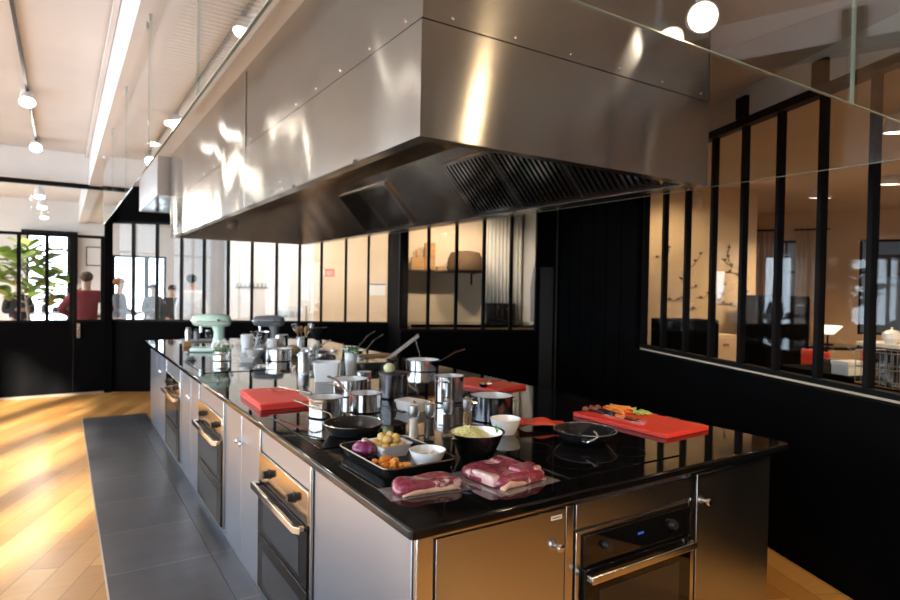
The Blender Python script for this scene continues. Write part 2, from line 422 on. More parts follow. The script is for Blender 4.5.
# ---- room beyond the middle glazing
Mb0 = MP+V_*1.55; 
def loc2(P, a, x, y, z=0):           # point in a wall's local frame
    return Vector((P[0]+math.cos(a)*x-math.sin(a)*y, P[1]+math.sin(a)*x+math.cos(a)*y, z))
struct('wall_pantry', bx(.02,2.3,1.55,1.65,0,CR), m_beige, loc=MP, rotz=Ma)
struct('wall_pantry_near', bx(.045,.06,.05,1.55,0,CR), m_beige, loc=MP, rotz=Ma)
struct('wall_pantry_side', bx(1.95,2.05,.06,1.55,0,CR), m_white, loc=MP, rotz=Ma)
# ---- dining room on the right
wall_seg('wall_mural', (5.42,5.52), (7.75,4.56), 0, CR, m_tan)
wall_seg('wall_dining_side', (7.75,4.56), (10.2,8.6), 0, CR, m_tan)
def dine_wall():
    P0 = Vector((9.3,7.2,0)); P1 = Vector((14.6,-.8,0)); d = P1-P0; L = d.length; a = math.atan2(d.y,d.x)
    mb = MB(); cur = 0
    for (o0,o1) in ((1.75,2.15),(3.0,4.3)):
        mb.box(cur,o0,0,.1,0,CR).box(o0,o1,0,.1,0,.9).box(o0,o1,0,.1,2.45,CR); cur = o1
    mb.box(cur,L,0,.1,0,CR)
    struct('wall_dining', mb, m_tan, loc=P0, rotz=a)
    for i,(o0,o1) in enumerate(((1.75,2.15),(3.0,4.3))):
        w = sroot('window_%d' % (40+i), P0, a); mb = MB()
        for x in (o0,(o0+o1)/2-.02,o1-.04): mb.box(x,x+.04,.02,.07,.9,2.45)
        mb.box(o0,o1,.02,.07,.9,.94).box(o0,o1,.02,.07,2.41,2.45).box(o0,o1,.02,.07,1.9,1.93)
        obj('blind', bx(o0,o1,.085,.088,.9,2.45), m_blind, w, smooth=False)
        obj('window_frame', mb, m_blackm, w, smooth=False)
    return P0, a
DP, Da = dine_wall()
struct('wall_dining_near', bx(3.1,15,-4.2,-4.0,0,CR), m_tan)
struct('wall_outer', bx(14.6,14.8,-4.2,0,0,CR), m_tan)

# ================================================================== ISLAND
IX0, IX1, IY0, IY1 = .783, 2.66, 1.39, 7.60
XF, YF, XR = .83, 1.44, 2.595
def knob_mesh(mx):
    return MB().lathe([(0,0),(.006,0),(.006,.010),(.013,.013),(.015,.021),(.011,.026),(0,.027)], 16, mx=mx)
def knob_x(par, yz): obj('knob', knob_mesh(Matrix.Translation((XF, yz[0], yz[1])) @ Matrix.Rotation(-PI/2, 4, 'Y')), m_chrome, par)
def knob_y(par, xz): obj('knob', knob_mesh(Matrix.Translation((xz[0], YF, xz[1])) @ Matrix.Rotation(PI/2, 4, 'X')), m_chrome, par)
def side_cabinet(label, y0, y1, doors):          # a unit on the left long side of the island
    c = thing('base_cabinet', label, 'cabinet', (0,0,0), 0, 'island cabinets')
    obj('body', bx(XF+.021,XF+.60,y0+.002,y1-.002,.085,.866), m_cabv, c, smooth=False)
    obj('plinth', bx(XF+.012,XF+.58,y0+.001,y1-.001,.009,.083), m_cab, c, smooth=False)
    for (a, b, k) in doors:
        d = obj('door', bx(XF,XF+.019,a+.002,b-.002,.088,.862), m_cab, c, bev=.002)
        if k: knob_x(d, k)
    return c
side_cabinet('steel two door cabinet between the nearest and the middle double oven',3.0,3.765,[(3.0,3.38,(3.34,.685)),(3.38,3.765,(3.42,.685))])
side_cabinet('steel two door cabinet between the middle and the farthest double oven',4.56,5.335,[(4.56,4.93,(4.89,.685)),(4.93,5.335,(4.97,.685))])
side_cabinet('steel cabinet with knobs at the far left end of the island',6.15,7.40,[(6.15,6.5,(6.46,.685)),(6.5,6.86,(6.54,.685)),(6.86,7.40,None)])
fc = thing('base_cabinet', 'steel corner cabinet at the near corner of the island, white sticker on its door', 'cabinet', (0,0,0), 0, 'island cabinets')
obj('body', bx(XF+.021,1.392,YF+.022,2.24,.05,.866), m_cabv, fc, smooth=False)
obj('plinth', bx(XF+.012,1.39,YF+.03,2.24,.009,.048), m_cabv, fc, smooth=False)
obj('side_panel', bx(XF,XF+.019,1.47,2.243,.02,.862), m_cab, fc, bev=.002)
obj('corner_post', bx(XF,XF+.055,YF,YF+.02,.009,.866), m_cabv, fc, bev=.003)
obj('top_rail', bx(XF+.056,1.392,YF+.006,YF+.02,.838,.866), m_cabv, fc, smooth=False)
d = obj('door', bx(.893,1.388,YF,YF+.02,.055,.835), m_cabf, fc, bev=.002); knob_y(d, (1.352,.715))
st = obj('sticker', bx(1.325,1.372,YF-.0012,YF,.803,.817), m_paper, d, smooth=False)
mb = MB().box(1.331,1.366,YF-.0016,YF-.0012,.8085,.8115)
obj('print', mb, m_ink, st, smooth=False)
rc = thing('base_cabinet', 'steel one door cabinet right of the front oven, at the right end of the island', 'cabinet', (0,0,0), 0, 'island cabinets')
obj('body', bx(2.085,XR,YF+.022,2.24,.05,.866), m_cabv, rc, smooth=False)
obj('plinth', bx(2.085,XR-.03,YF+.03,2.24,.0,.048), m_cabv, rc, smooth=False)
obj('top_rail', bx(2.05,XR,YF+.006,YF+.02,.838,.866), m_cabv, rc, smooth=False)
obj('side_stile', bx(2.05,2.08,YF+.004,YF+.021,.02,.836), m_cabv, rc, bev=.002)
d = obj('door', bx(2.085,XR,YF,YF+.02,.055,.835), m_cabf, rc, bev=.002); knob_y(d, (2.135,.725))
bk = thing('base_cabinet', 'plain steel cabinet run on the far side of the island facing the black wall', 'cabinet', (0,0,0), 0, 'island cabinets')
obj('body', bx(1.46,XR,2.27,7.40,.06,.866), m_cabv, bk, smooth=False); obj('plinth', bx(1.46,XR-.04,2.27,7.38,0,.058), m_cabv, bk, smooth=False)
for k in range(7): obj('back_panel', bx(XR,XR+.018,2.28+.73*k,2.28+.73*k+.72,.09,.862), m_cab, bk, bev=.002)

# worktop with eased corners
def rrect(x0,x1,y0,y1,r,n=5):
    p = []
    for cx,cy,a0 in ((x1-r,y1-r,0),(x0+r,y1-r,PI/2),(x0+r,y0+r,PI),(x1-r,y0+r,1.5*PI)):
        p += [(cx+r*math.cos(a0+PI/2*k/n), cy+r*math.sin(a0+PI/2*k/n)) for k in range(n+1)]
    return p
wt = obj('worktop', MB().prism(rrect(IX0,IX1,IY0,IY1,.018), .868, CT), m_granite, None, bev=.007, angle=30)
tag(wt, 'long glossy black stone worktop covering the whole steel kitchen island', 'worktop')

# built-in oven on the short front side
ov = thing('built_in_oven', 'black built-in oven with a blue display in the short front end of the island', 'oven', (1.436,YF,0), 0, 'built-in ovens')
ow = .609
obj('filler_panel', bx(.0,ow,-.002,.02,.752,.836), m_cabf, ov, bev=.002)
obj('side_stile', bx(-.040,-.006,.004,.02,.02,.836), m_cabv, ov, bev=.002)
obj('oven_body', bx(.0,ow,.022,.58,.03,.86), m_dull, ov, smooth=False)
obj('trim_frame', MB().box(0,.025,-.004,.02,.05,.742).box(ow-.018,ow,-.004,.02,.05,.742).box(.025,ow-.018,-.004,.02,.73,.742), m_cabv, ov, bev=.0015)
fa = obj('control_panel', bx(.027,ow-.02,-.014,.02,.622,.728), m_hob, ov, bev=.002)
obj('display', bx(.292,.322,-.0148,-.014,.679,.687), m_blue, fa, smooth=False)
for x in (.13,.48):
    obj('control_knob', MB().lathe([(0,0),(.019,0),(.019,.004),(.015,.02),(0,.021)], 24, mx=Matrix.Translation((x,-.014,.68)) @ Matrix.Rotation(PI/2,4,'X')), m_chrome if False else m_rubber, fa)
dr = obj('oven_door', bx(.027,ow-.02,-.02,.02,.06,.616), m_hob, ov, bev=.002)
obj('door_glass', bx(.095,ow-.09,-.0215,-.02,.16,.535), m_bpan, dr, smooth=False)
mb = MB(); hz = .592
mb.box(.03,.062,-.046,-.02,hz-.012,hz+.012).box(ow-.054,ow-.022,-.046,-.02,hz-.012,hz+.012).box(.03,ow-.022,-.054,-.042,hz-.014,hz+.014)
obj('handle', mb, m_cabv, dr, bev=.005)

# double ovens along the left side
def double_oven(y0, y1, label):
    o = thing('double_oven', label, 'oven', (XF, y0, 0), 0, 'double ovens along the island')
    w = y1-y0
    obj('side_trim', bx(-.012,.02,.0,.018,.07,.86), m_cabv, o, bev=.0015); obj('side_trim', bx(-.012,.02,w-.018,w,.07,.86), m_cabv, o, bev=.0015)
    obj('oven_body', bx(.021,.56,.01,w-.01,.02,.86), m_dull, o, smooth=False); obj('plinth', bx(.012,.02,.0,w,.009,.068), m_cab, o, smooth=False)
    obj('top_panel', bx(-.004,.02,.018,w-.018,.735,.862), m_cab, o, bev=.0015)
    fp = obj('control_panel', bx(-.016,.02,.02,w-.02,.60,.732), m_floor_steel, o, bev=.002)
    for y in (.19, w-.19):
        obj('control_knob', MB().lathe([(0,0),(.024,0),(.024,.004),(.019,.006),(.017,.03),(0,.031)], 24, mx=Matrix.Translation((-.016,y,.667)) @ Matrix.Rotation(-PI/2,4,'Y')), m_rubber, fp)
    d1 = obj('oven_door', bx(-.02,.02,.02,w-.02,.345,.596), m_hob, o, bev=.002)
    obj('door_glass', bx(-.0212,-.02,.11,w-.11,.375,.525), m_ovglass, d1, smooth=False)
    mb = MB(); z = .588
    mb.box(-.05,-.02,.035,.06,z-.012,z+.006).box(-.05,-.02,w-.06,w-.035,z-.012,z+.006)
    mb.prism([(-.045,.025),(-.066,.055),(-.066,w-.055),(-.045,w-.025),(-.038,w-.045),(-.050,w-.07),(-.050,.07),(-.038,.045)], z-.018, z+.012)
    obj('handle', mb, m_floor_steel, d1, bev=.003)
    d2 = obj('oven_door', bx(-.02,.02,.02,w-.02,.075,.338), m_hob, o, bev=.002)
    obj('door_glass', bx(-.0212,-.02,.11,w-.11,.115,.28), m_ovglass, d2, smooth=False)
    obj('badge', bx(-.0214,-.02,w/2-.03,w/2+.03,.088,.096), m_cabv, d2, smooth=False)
    return o
m_floor_steel = steel('floor_tinted_steel', (.72,.60,.47), .12, (1,1,50), rvar=.05)  # orange reflection of the wood floor put into the steel colour
m_ovglass = mat('oven_window', (.035,.038,.042), .08)
double_oven(2.255, 2.99, 'double oven nearest the front corner, with a floor tinted steel handle and two black knobs')
double_oven(3.77, 4.55, 'middle double oven of the three along the left side of the island')
double_oven(5.34, 6.14, 'farthest double oven of the three along the left side of the island')

# hobs set flush in the worktop
def hob(x0,x1,y0,y1,label):
    h = thing('induction_hob', label, 'hob', ((x0+x1)/2,(y0+y1)/2,CT), 0, 'induction hobs')
    a, b = (x1-x0)/2, (y1-y0)/2
    g = obj('glass_plate', MB().prism(rrect(-a,a,-b,b,.01), 0, .004), m_hob, h, bev=.0015)
    for sx in (-1,1):
        for sy in (-1,1):
            r = .095 if sx*sy > 0 else .075; n = 40; mb = MB()
            mb.lathe([(r,.0041),(r+.002,.0045),(r+.004,.0041)], n, (sx*a*.48, sy*b*.46)); obj('cooking_zone', mb, m_hobring, g)
    obj('touch_panel', MB().box(-.08,.08,-b+.02,-b+.021,.004,.0043).box(-.005,.005,-b+.03,-b+.04,.004,.0043), m_hobring, g, smooth=False)
    return h
hob(1.46,2.06,1.50,2.02,'black glass hob at the front end of the worktop, under the small frying pan')
hob(.86,1.38,2.27,2.99,'black glass hob on the near left of the worktop, under the large frying pan')
hob(1.48,2.02,2.75,3.24,'black glass hob in the middle of the worktop, under the dark ribbed canister')
hob(.86,1.38,4.62,5.46,'black glass hob at the far left, under the saucepan of white flowers')

# ================================================================== HOOD
HX0, HX1, HY0, HY1, HZ, HS = .973, 2.495, 1.709, 7.068, 2.038, 2.416
hd = thing('extractor_hood', 'huge brushed stainless steel extractor hood hanging above the kitchen island', 'extractor hood', (0,0,0))
t = .004
for (a, b) in ((HY0, 3.95), (3.952, HY1)):
    p = obj('side_panel', bx(HX0,HX0+t,a,b,HZ,HS), m_hood, hd, smooth=False)
    q = obj('side_panel', bx(HX0+.004,HX0+.008,a,b,HS+.006,CR), m_hood, hd, smooth=False)
    n_ = 8
    for k in range(n_):
        y = a+.12+(b-a-.24)*k/(n_-1)
        mb = MB().lathe([(0,0),(.007,0),(.005,.003),(0,.004)], 10, mx=Matrix.Translation((HX0+.004,y,HS+.035)) @ Matrix.Rotation(-PI/2,4,'Y'))
        obj('rivet', mb, m_chrome, q)
obj('seam_backing', MB().box(HX0+.009,HX0+.012,HY0+.01,HY1-.01,HS-.02,HS+.03).box(HX0+.012,HX1-.01,HY0+.009,HY0+.012,HS-.02,HS+.03), m_rubber, hd, smooth=False)
obj('seam_strip', bx(HX0-.003,HX0+.002,3.942,3.960,HZ,CR-.02), m_cabv, hd, bev=.001)
obj('front_panel', bx(HX0+t,HX1-t,HY0,HY0+t,HZ,HS), m_hood, hd, smooth=False)
q = obj('front_panel', bx(HX0+.008,HX1-.008,HY0+.004,HY0+.008,HS+.006,CR), m_hood, hd, smooth=False)
for k in range(6):
    mb = MB().lathe([(0,0),(.006,0),(.005,.003),(0,.004)], 10, mx=Matrix.Translation((HX0+.12+(HX1-HX0-.18)*k/5,HY0+.004,HS+.03)) @ Matrix.Rotation(PI/2,4,'X'))
    obj('rivet', mb, m_chrome, q)
obj('side_panel', bx(HX1-t,HX1,HY0,HY1,HZ,CR), m_hood, hd, smooth=False)
obj('end_panel', bx(HX0+t,HX1-t,HY1-t,HY1,HZ,CR), m_hood, hd, smooth=False)
mb = MB(); lw_ = .055
mb.box(HX0+t,HX0+lw_,HY0+t,HY1-t,HZ,HZ+.004).box(HX1-lw_-.04,HX1-t,HY0+t,HY1-t,HZ,HZ+.004).box(HX0+lw_,HX1-lw_-.04,HY0+t,HY0+lw_,HZ,HZ+.004).box(HX0+lw_,HX1-lw_-.04,HY1-lw_,HY1-t,HZ,HZ+.004)
obj('drip_rim', mb, m_hood_in, hd, smooth=False)
mb = MB()
for k in range(7): 
    y = HY0+.5+k*.75; mb.box(HX0-.002,HX0+.0,y,y+.03,HZ-.002,HZ+.010)
obj('edge_clips', mb, m_rubber, hd, smooth=False)
# inner canopy: sloped banks on both long sides, flat in the middle, vertical ends
bx0, bx1, zt = 2.40, 2.05, 2.42
ya, yb = HY0+.06, HY1-.06
mb = MB()
mb.add([(bx0,ya,HZ+.004),(bx0,yb,HZ+.004),(bx1,yb,zt),(bx1,ya,zt)], [(0,1,2,3)])
lx0, lx1 = HX0+.06, HX0+.40
mb.add([(lx0,ya,HZ+.004),(lx1,ya,zt),(lx1,yb,zt),(lx0,yb,HZ+.004)], [(0,1,2,3)])
mb.add([(lx1,ya,zt),(bx1,ya,zt),(bx1,yb,zt),(lx1,yb,zt)], [(0,1,2,3)])
mb.add([(lx0,yb,HZ+.004),(lx1,yb,zt),(bx1,yb,zt),(bx0,yb,HZ+.004)], [(0,1,2,3)])
mb.add([(lx0,ya,HZ+.004),(bx0,ya,HZ+.004),(bx1,ya,zt),(lx1,ya,zt)], [(0,1,2,3)])
obj('inner_canopy', mb, m_hood_in, hd, smooth=False, weld=False)
sl = Vector((bx1-bx0,0,zt-HZ)); SLn = sl.length; sl.normalize(); nrm = Vector((-sl.z,0,sl.x)); nrm = -nrm if nrm.z > 0 else nrm
def baffle_filter(y0, y1):
    mb = MB(); w = y1-y0; Lf = .41
    base = Vector((bx0,y0,HZ+.004)) + sl*.03 + nrm*.004
    mx = Matrix((sl, Vector((0,1,0)), nrm)).transposed().to_4x4(); mx.translation = base
    mb.box(0,.018,0,w,0,.022,mx).box(Lf-.018,Lf,0,w,0,.022,mx).box(.018,Lf-.018,0,.014,0,.022,mx).box(.018,Lf-.018,w-.014,w,0,.022,mx)
    n = 12; p = (w-.028)/n
    for k in range(n):
        y = .014+p*k
        mb.box(.018,Lf-.018,y+p*.25,y+p*.75,.010,.022,mx)
    f = obj('baffle_filter', mb, m_pol, hd, smooth=False, weld=False)
    obj('filter_gap_shade', MB().box(.01,Lf-.01,.01,w-.01,-.003,.004,mx), m_black, f, smooth=False)  # black sheet put in as the dark of the gaps between slats
for y in (1.86,2.37,2.88): baffle_filter(y, y+.5)
for y in (4.22,4.68): baffle_filter(y, y+.44)
mb = MB().lathe([(0,0),(.06,0),(.06,-.015),(.045,-.02),(0,-.02)], 24, mx=Matrix.Translation((1.6,HY1-.06,2.22)) @ Matrix.Rotation(-PI/2,4,'X'))
obj('service_cap', mb, m_dull, hd)

# second extractor box farther back
m_vent = steel('vent_steel', (.70,.71,.73), .42, (.15,.15,22), rvar=.04, bstr=.008)
b2 = thing('ventilation_box', 'smaller steel ventilation box under the ceiling beyond the far end of the big hood', 'ventilation box', (0,0,0))
obj('casing', MB().box(.86,.865,7.2,9.0,2.50,CR).box(.865,2.0,7.2,7.205,2.50,CR).box(2.0,2.005,7.2,9.0,2.50,CR).box(.865,2.0,8.995,9.0,2.50,CR), m_vent, b2, smooth=False)
mb = MB()
for k in range(16): mb.box(.88,1.99,7.25+.108*k,7.25+.108*k+.07,2.505,2.512)
obj('grille', mb, m_hood_in, b2, smooth=False)
obj('top_plate', bx(.87,1.99,7.21,8.99,2.60,2.605), m_hood_in, b2, smooth=False)

# glass smoke curtain hanging round the hood
GZ = 2.15
def skirt(x0,y0,x1,y1,label,clips):
    p = thing('smoke_curtain', label, 'smoke curtain', ((x0+x1)/2,(y0+y1)/2,GZ), math.atan2(y1-y0,x1-x0), 'glass smoke curtain panels')
    L = math.hypot(x1-x0,y1-y0)/2
    obj('pane', bx(-L,L,-.004,.004,.003,CR-GZ-.004), m_skirt, p, smooth=False)
    obj('bottom_edge', bx(-L,L,-.0042,.0042,0,.003), m_edge, p, smooth=False)
    for s in (-1,1): obj('side_edge', bx(s*L-.0015,s*L+.0015,-.0042,.0042,.003,CR-GZ-.004), m_edge, p, smooth=False)
    for s in (-1,1):
        obj('clip', MB().box(s*(L-.05)-.016,s*(L-.05)+.016,-.012,.012,CR-GZ-.07,CR-GZ), m_dull, p, bev=.002)
ys = [.94,2.11,3.43,4.75,6.07,7.40]
nm = ['nearest','second','third','fourth','farthest']
for i in range(5): skirt(.37,ys[i]+.004,.37,ys[i+1]-.004,'clear glass ceiling curtain panel on the left of the hood, %s from the front' % nm[i],2)
skirt(.376,.94,2.106,.94,'wide clear glass ceiling curtain panel in front of the hood',2)
skirt(2.114,.94,3.12,.94,'narrower clear glass ceiling curtain panel at the upper right corner',2)
yr = [.95,2.27,3.59,4.91,6.18]; nr = ['nearest','second','third','farthest']
for i in range(4): skirt(3.13,yr[i]+.004,3.13,yr[i+1]-.004,'clear glass ceiling curtain panel behind the hood on the window side, %s' % nr[i],2)
# slats built in place of a ribbed reflection between glass and hood
g = thing('ceiling_slats', 'white ceiling slats in place of a ribbed reflection, between the glass curtain and the hood', 'ceiling slats', (.66,3.7,CR))
mb = MB()
for k in range(60): mb.box(-.17,.17,-1.5+.05*k,-1.5+.05*k+.028,-.028,-.012)
obj('slats', mb, m_white, g, smooth=False)
obj('frame', MB().box(-.2,-.17,-1.53,1.53,-.03,0).box(.17,.2,-1.53,1.53,-.03,0).box(-.17,.17,-1.53,-1.5,-.03,0).box(-.17,.17,1.5,1.53,-.03,0), m_ceil, g, smooth=False)

# ================================================================== LAMPS
def spot(loc, label, tgt, power, color, group, lens, r=.065, ceil=None, cone=100, stem=True):
    o = thing('spotlight', label, 'spotlight', loc, 0, group)
    d = (Vector(tgt)-Vector(loc)).normalized(); mx = d.to_track_quat('-Z','Y').to_matrix().to_4x4()
    obj('housing', MB().lathe([(r,0),(r+.006,0),(r+.006,.012),(r*.95,.05),(r*.8,.13),(0,.135)], 28, mx=mx), m_white, o)
    obj('lens', MB().lathe([(0,.012),(r*.7,.010),(r,.006)], 28, mx=mx), lens, o)
    if ceil is not None:
        top = mx @ Vector((0,0,.1))
        obj('stem', MB().tube([top, (top.x, top.y, ceil-loc[2])], .012), m_white, o)
    l = bpy.data.lights.new('bulb','SPOT'); l.energy = power; l.color = color; l.spot_size = math.radians(cone); l.spot_blend = .6; l.shadow_soft_size = r*.8
    lo = bpy.data.objects.new('bulb', l); COL.objects.link(lo); lo.parent = o
    lo.location = d*.02; lo.rotation_euler = d.to_track_quat('-Z','Y').to_euler()
    return o
WARM = (1.0,.72,.42); COOL = (1.0,.9,.78)
tr = obj('ceiling_track', bx(-.29,-.27,.5,9.6,CL-.025,CL), m_rubber); tag(tr, 'long black lighting track on the left ceiling', 'lighting track')
spot((-.28,6.97,CL-.13), 'white track spotlight on the left ceiling, nearer the camera', (-.2,4.5,0), 22, COOL, 'track spotlights', m_lensw, ceil=CL)
spot((-.28,9.25,CL-.13), 'white track spotlight on the left ceiling, near the black partition', (-.3,5,0), 22, COOL, 'track spotlights', m_lensw, ceil=CL)
spot((-.28,4.2,CL-.13), 'white track spotlight on the left ceiling above the frame edge', (.9,3.5,0), 25, COOL, 'track spotlights', m_lensw, ceil=CL)
spot((-.28,2.0,CL-.13), 'white track spotlight on the left ceiling, closest to the camera', (1.2,2.2,.9), 25, COOL, 'track spotlights', m_lensw, ceil=CL)
spot((.75,5.45,CR-.06), 'white ceiling spotlight between the glass curtain and the side of the hood', (.6,4.5,0), 30, COOL, 'ceiling spotlights', m_lensw, r=.055, ceil=CR)
spot((.72,6.35,CR-.06), 'small white ceiling spotlight beside the far end of the hood', (.6,5.5,0), 25, COOL, 'ceiling spotlights', m_lensw, r=.05, ceil=CR)
spot((2.206,1.55,2.674), 'large white ceiling spotlight standing in for a reflection in the glass, beside the hood corner', (.3,-.5,1.75), 12, WARM, 'ceiling spotlights', m_lens, r=.058, ceil=CR)  # built as a lamp in place of a reflection in the glass
spot((2.55,-.1,2.80), 'white ceiling spotlight before the front of the hood, out of view above', (1.6,1.6,1.0), 16, WARM, 'ceiling spotlights', m_lens, r=.068, ceil=CR)
spot((.9,-1.6,2.80), 'unseen white ceiling spotlight behind the viewer, aimed to brighten the floor', (1.5,.7,0), 220, WARM, 'ceiling spotlights', m_lens, r=.068, ceil=CR)  # unseen lamp, boosted and aimed to brighten the floor before the island
spot((2.2,-.7,2.80), 'added unseen ceiling spotlight that brightens the floor of the right aisle', (2.9,1.3,0), 260, WARM, 'ceiling spotlights', m_lens, r=.068, ceil=CR, cone=75)  # extra lamp above the view, put in to brighten the aisle floor
for i, (x, y, w, l_) in enumerate(((3.0,11.0,170,'added to brighten the cloakroom on the left'),(5.0,9.9,120,'above the corridor'))):  # cool lamp added to brighten the dim cloakroom wall
    spot((x,y,2.86), 'ceiling spotlight behind the left glazing, %s' % l_, (x+.5,y+1.2,1.2), w, COOL if i == 0 else (1,.82,.6), 'cloakroom spotlights', m_lensw, r=.06, ceil=CR, cone=140)
for i, (x, y, z) in enumerate(((-.30,11.3,2.85),(-.30,12.9,2.85),(-.31,14.9,2.85))):
    spot((x,y,z), 'white spotlight in the room behind the black partition, %s' % ('nearest','middle','farthest')[i], (x+.1,y-1,0), 80, COOL, 'rear room spotlights', m_lensw, r=.075, ceil=CL, cone=150)

# ================================================================== THINGS ON THE WORKTOP
def pot(name, label, cat, x, y, r, h, m=None, group=None, handle=None, loops=None, wall=.003, flare=1.0, inner=None, hl=.19, tilt=.12, z=CT, rim=True, hm=None, base=1.0):
    m = m or m_pol
    o = thing(name, label, cat, (x,y,z), 0, group)
    R = r; b = r*base
    prof = [(0,.002),(b-.006,.0),(b,.006),(R*flare,h-.004),(R*flare+.004,h),(R*flare-wall,h-.001),(b-wall,.009),(0,.007)]
    body = obj('body', MB().lathe(prof, 48), m, o)
    inner = inner or m_satin
    if inner: obj('bright_inside', MB().lathe([(0,.0085),(b-wall-.001,.0105),(R*flare-wall-.0008,h-.004)], 48), inner, body)  # lighter inner skin added so the pots look lit inside
    if handle is not None:
        a = math.radians(handle); c, s_ = math.cos(a), math.sin(a); R2 = R*flare
        P = lambda d, z_: (c*(R2+d), s_*(R2+d), z_)
        hb = MB().tube([P(-.001,h-.022),P(.02,h-.016),P(.05,h+.0),P(hl*.6,h+tilt*hl*.8),P(hl,h+tilt*hl*1.2)], [.008,.007,.008,.010,.009], 10, flat=.55)
        hh = obj('handle', hb, hm or m_cabv, o)
    if loops is not None:
        for a in (math.radians(loops), math.radians(loops)+PI):
            c, s_ = math.cos(a), math.sin(a); R2 = R*flare
            P = lambda d, t_, z_: (c*(R2+d)-s_*t_, s_*(R2+d)+c*t_, z_)
            obj('handle', MB().tube([P(-.001,-.04,h-.03),P(.02,-.038,h-.027),P(.032,-.02,h-.024),P(.034,0,h-.023),P(.032,.02,h-.024),P(.02,.038,h-.027),P(-.001,.04,h-.03)], .0045, 8), hm or m_cabv, o)
    return o
m_satin = steel('satin_steel', (.86,.85,.83), .36, (20,20,1), rvar=.06, bstr=.01)
HT = CT+.0047    # top of the hobs
sp = pot('saucepan','polished steel saucepan just left of the red boards, its long handle lying over them','saucepan',1.10,2.835,.086,.098,group='polished saucepans',handle=104,hl=.34,tilt=-.02,z=HT)
pot('saucepan','polished steel saucepan behind the large black frying pan, handle pointing back left','saucepan',1.325,2.855,.083,.096,group='polished saucepans',handle=118,hl=.17,tilt=.3,z=HT)
pot('saucepan','wide low steel pot behind the two front saucepans, below the white herb vase','saucepan',1.455,3.36,.104,.098,group='polished saucepans',loops=20,z=CT)
pot('saute_pan','shallow shiny steel pan with long handle pointing right, in front of the leaning grater','pan',2.389,4.10,.128,.085,z=CT+.0,handle=-16,hl=.22,tilt=.28)
pot('stock_pot','tall straight steel pot standing left of the rear red cutting board','pot',1.855,2.88,.082,.148,loops=215,z=HT)
pot('casserole','wide dark sided steel pot with shiny inside, behind the white bowl','pot',1.80,2.40,.104,.122,m=m_darksteel,inner=m_satin,loops=170)
pot('saucepan','small narrow steel pot standing left of the tall dark pot','saucepan',1.60,3.475,.043,.115,group='polished saucepans')
# tall dark ribbed container with a lime on top
pz = thing('ribbed_canister','tall dark ribbed steel canister in the middle of the worktop, a lime on its lid','canister',(1.626,3.126,HT))
prof = [(0,0),(.082,0),(.085,.004)]
for k in range(7): prof += [(.085,.012+.018*k),(.081,.016+.018*k),(.081,.020+.018*k),(.085,.024+.018*k)]
prof += [(.085,.140),(0,.140)]
obj('body', MB().lathe(prof, 40), m_darksteel, pz)
obj('lid', MB().lathe([(0,.1402),(.088,.1402),(.088,.147),(.06,.149),(0,.149)], 40), m_rubber, pz)
lm = obj('lime', MB().blob((0,0,.029),(.034,.030,.029),3,.05,20,14), noisy('lime_skin',(.62,.66,.34),(.74,.76,.50),30,rough=.4,bs=.2)); lm.location = (1.585,3.10,HT+.149)
tag(lm,'pale green lime lying on the lid of the dark ribbed canister','lime')

# large black frying pan
def fry(name,label,x,y,r,h,handle,hl,m,z,rimz=None):
    o = thing(name,label,'frying pan',(x,y,z),0,'frying pans')
    obj('body', MB().lathe([(0,.001),(r*.74,0),(r*.79,.004),(r*.95,h*.7),(r,h),(r-.003,h+.001),(r*.93,h*.7),(r*.76,.008),(0,.006)], 56), m, o)
    obj('rim', MB().lathe([(r-.004,h+.0005),(r-.001,h+.0028),(r+.0015,h+.0006)], 56), m_cabv, o)
    a = math.radians(handle); c, s_ = math.cos(a), math.sin(a); P = lambda d,z_: (c*(r+d),s_*(r+d),z_)
    hh = obj('handle', MB().tube([P(-.006,h*.6),P(.012,h*.75),P(.04,h+.012),P(hl*.5,h+.022),P(hl,h+.032)],[.008,.006,.006,.009,.008],10,flat=.5), m_cabv, o)
    mb = MB()
    for t_ in (-.010,.010):
        obj('rivet', MB().blob((c*(r*.93-.001)-s_*t_, s_*(r*.93-.001)+c*t_, h*.72),(.004,.004,.004),1,0,8,6), m_chrome, o)
    return o
fry('frying_pan','large black frying pan behind the baking tray, its long handle pointing back left',1.075,2.44,0.130,.048,104,.34,m_nonstick,HT)
f2 = thing('frying_pan','small black frying pan with a bent steel loop handle, on the front hob','frying pan',(1.872,1.834,HT),0,'frying pans')
r, h = .132, .052
obj('body', MB().lathe([(0,.001),(r*.62,0),(r*.68,.004),(r*.92,h*.66),(r,h),(r-.003,h+.001),(r*.90,h*.68),(r*.65,.008),(0,.006)], 56), m_bpan, f2)
obj('rim', MB().lathe([(r-.004,h+.0004),(r-.001,h+.0026),(r+.0015,h+.0006)], 56), m_dull, f2)
a = math.radians(-124); c, s_ = math.cos(a), math.sin(a); P = lambda d,t_,z_: (c*(r+d)-s_*t_, s_*(r+d)+c*t_, z_)
obj('handle', MB().tube([P(-.012,-.022,.028),P(.006,-.022,.027),P(.024,-.02,.036),P(.03,0,.046),P(.020,.018,.054),P(-.004,.02,.062),P(-.022,.014,.070)],[.005,.0055,.0055,.0055,.0055,.005,.004],10), m_chrome, f2)
for t_ in (-.03,-.014): obj('rivet', MB().blob(P(-.0135,t_,.029),(.006,.006,.004),1,0,10,6), m_chrome, f2)

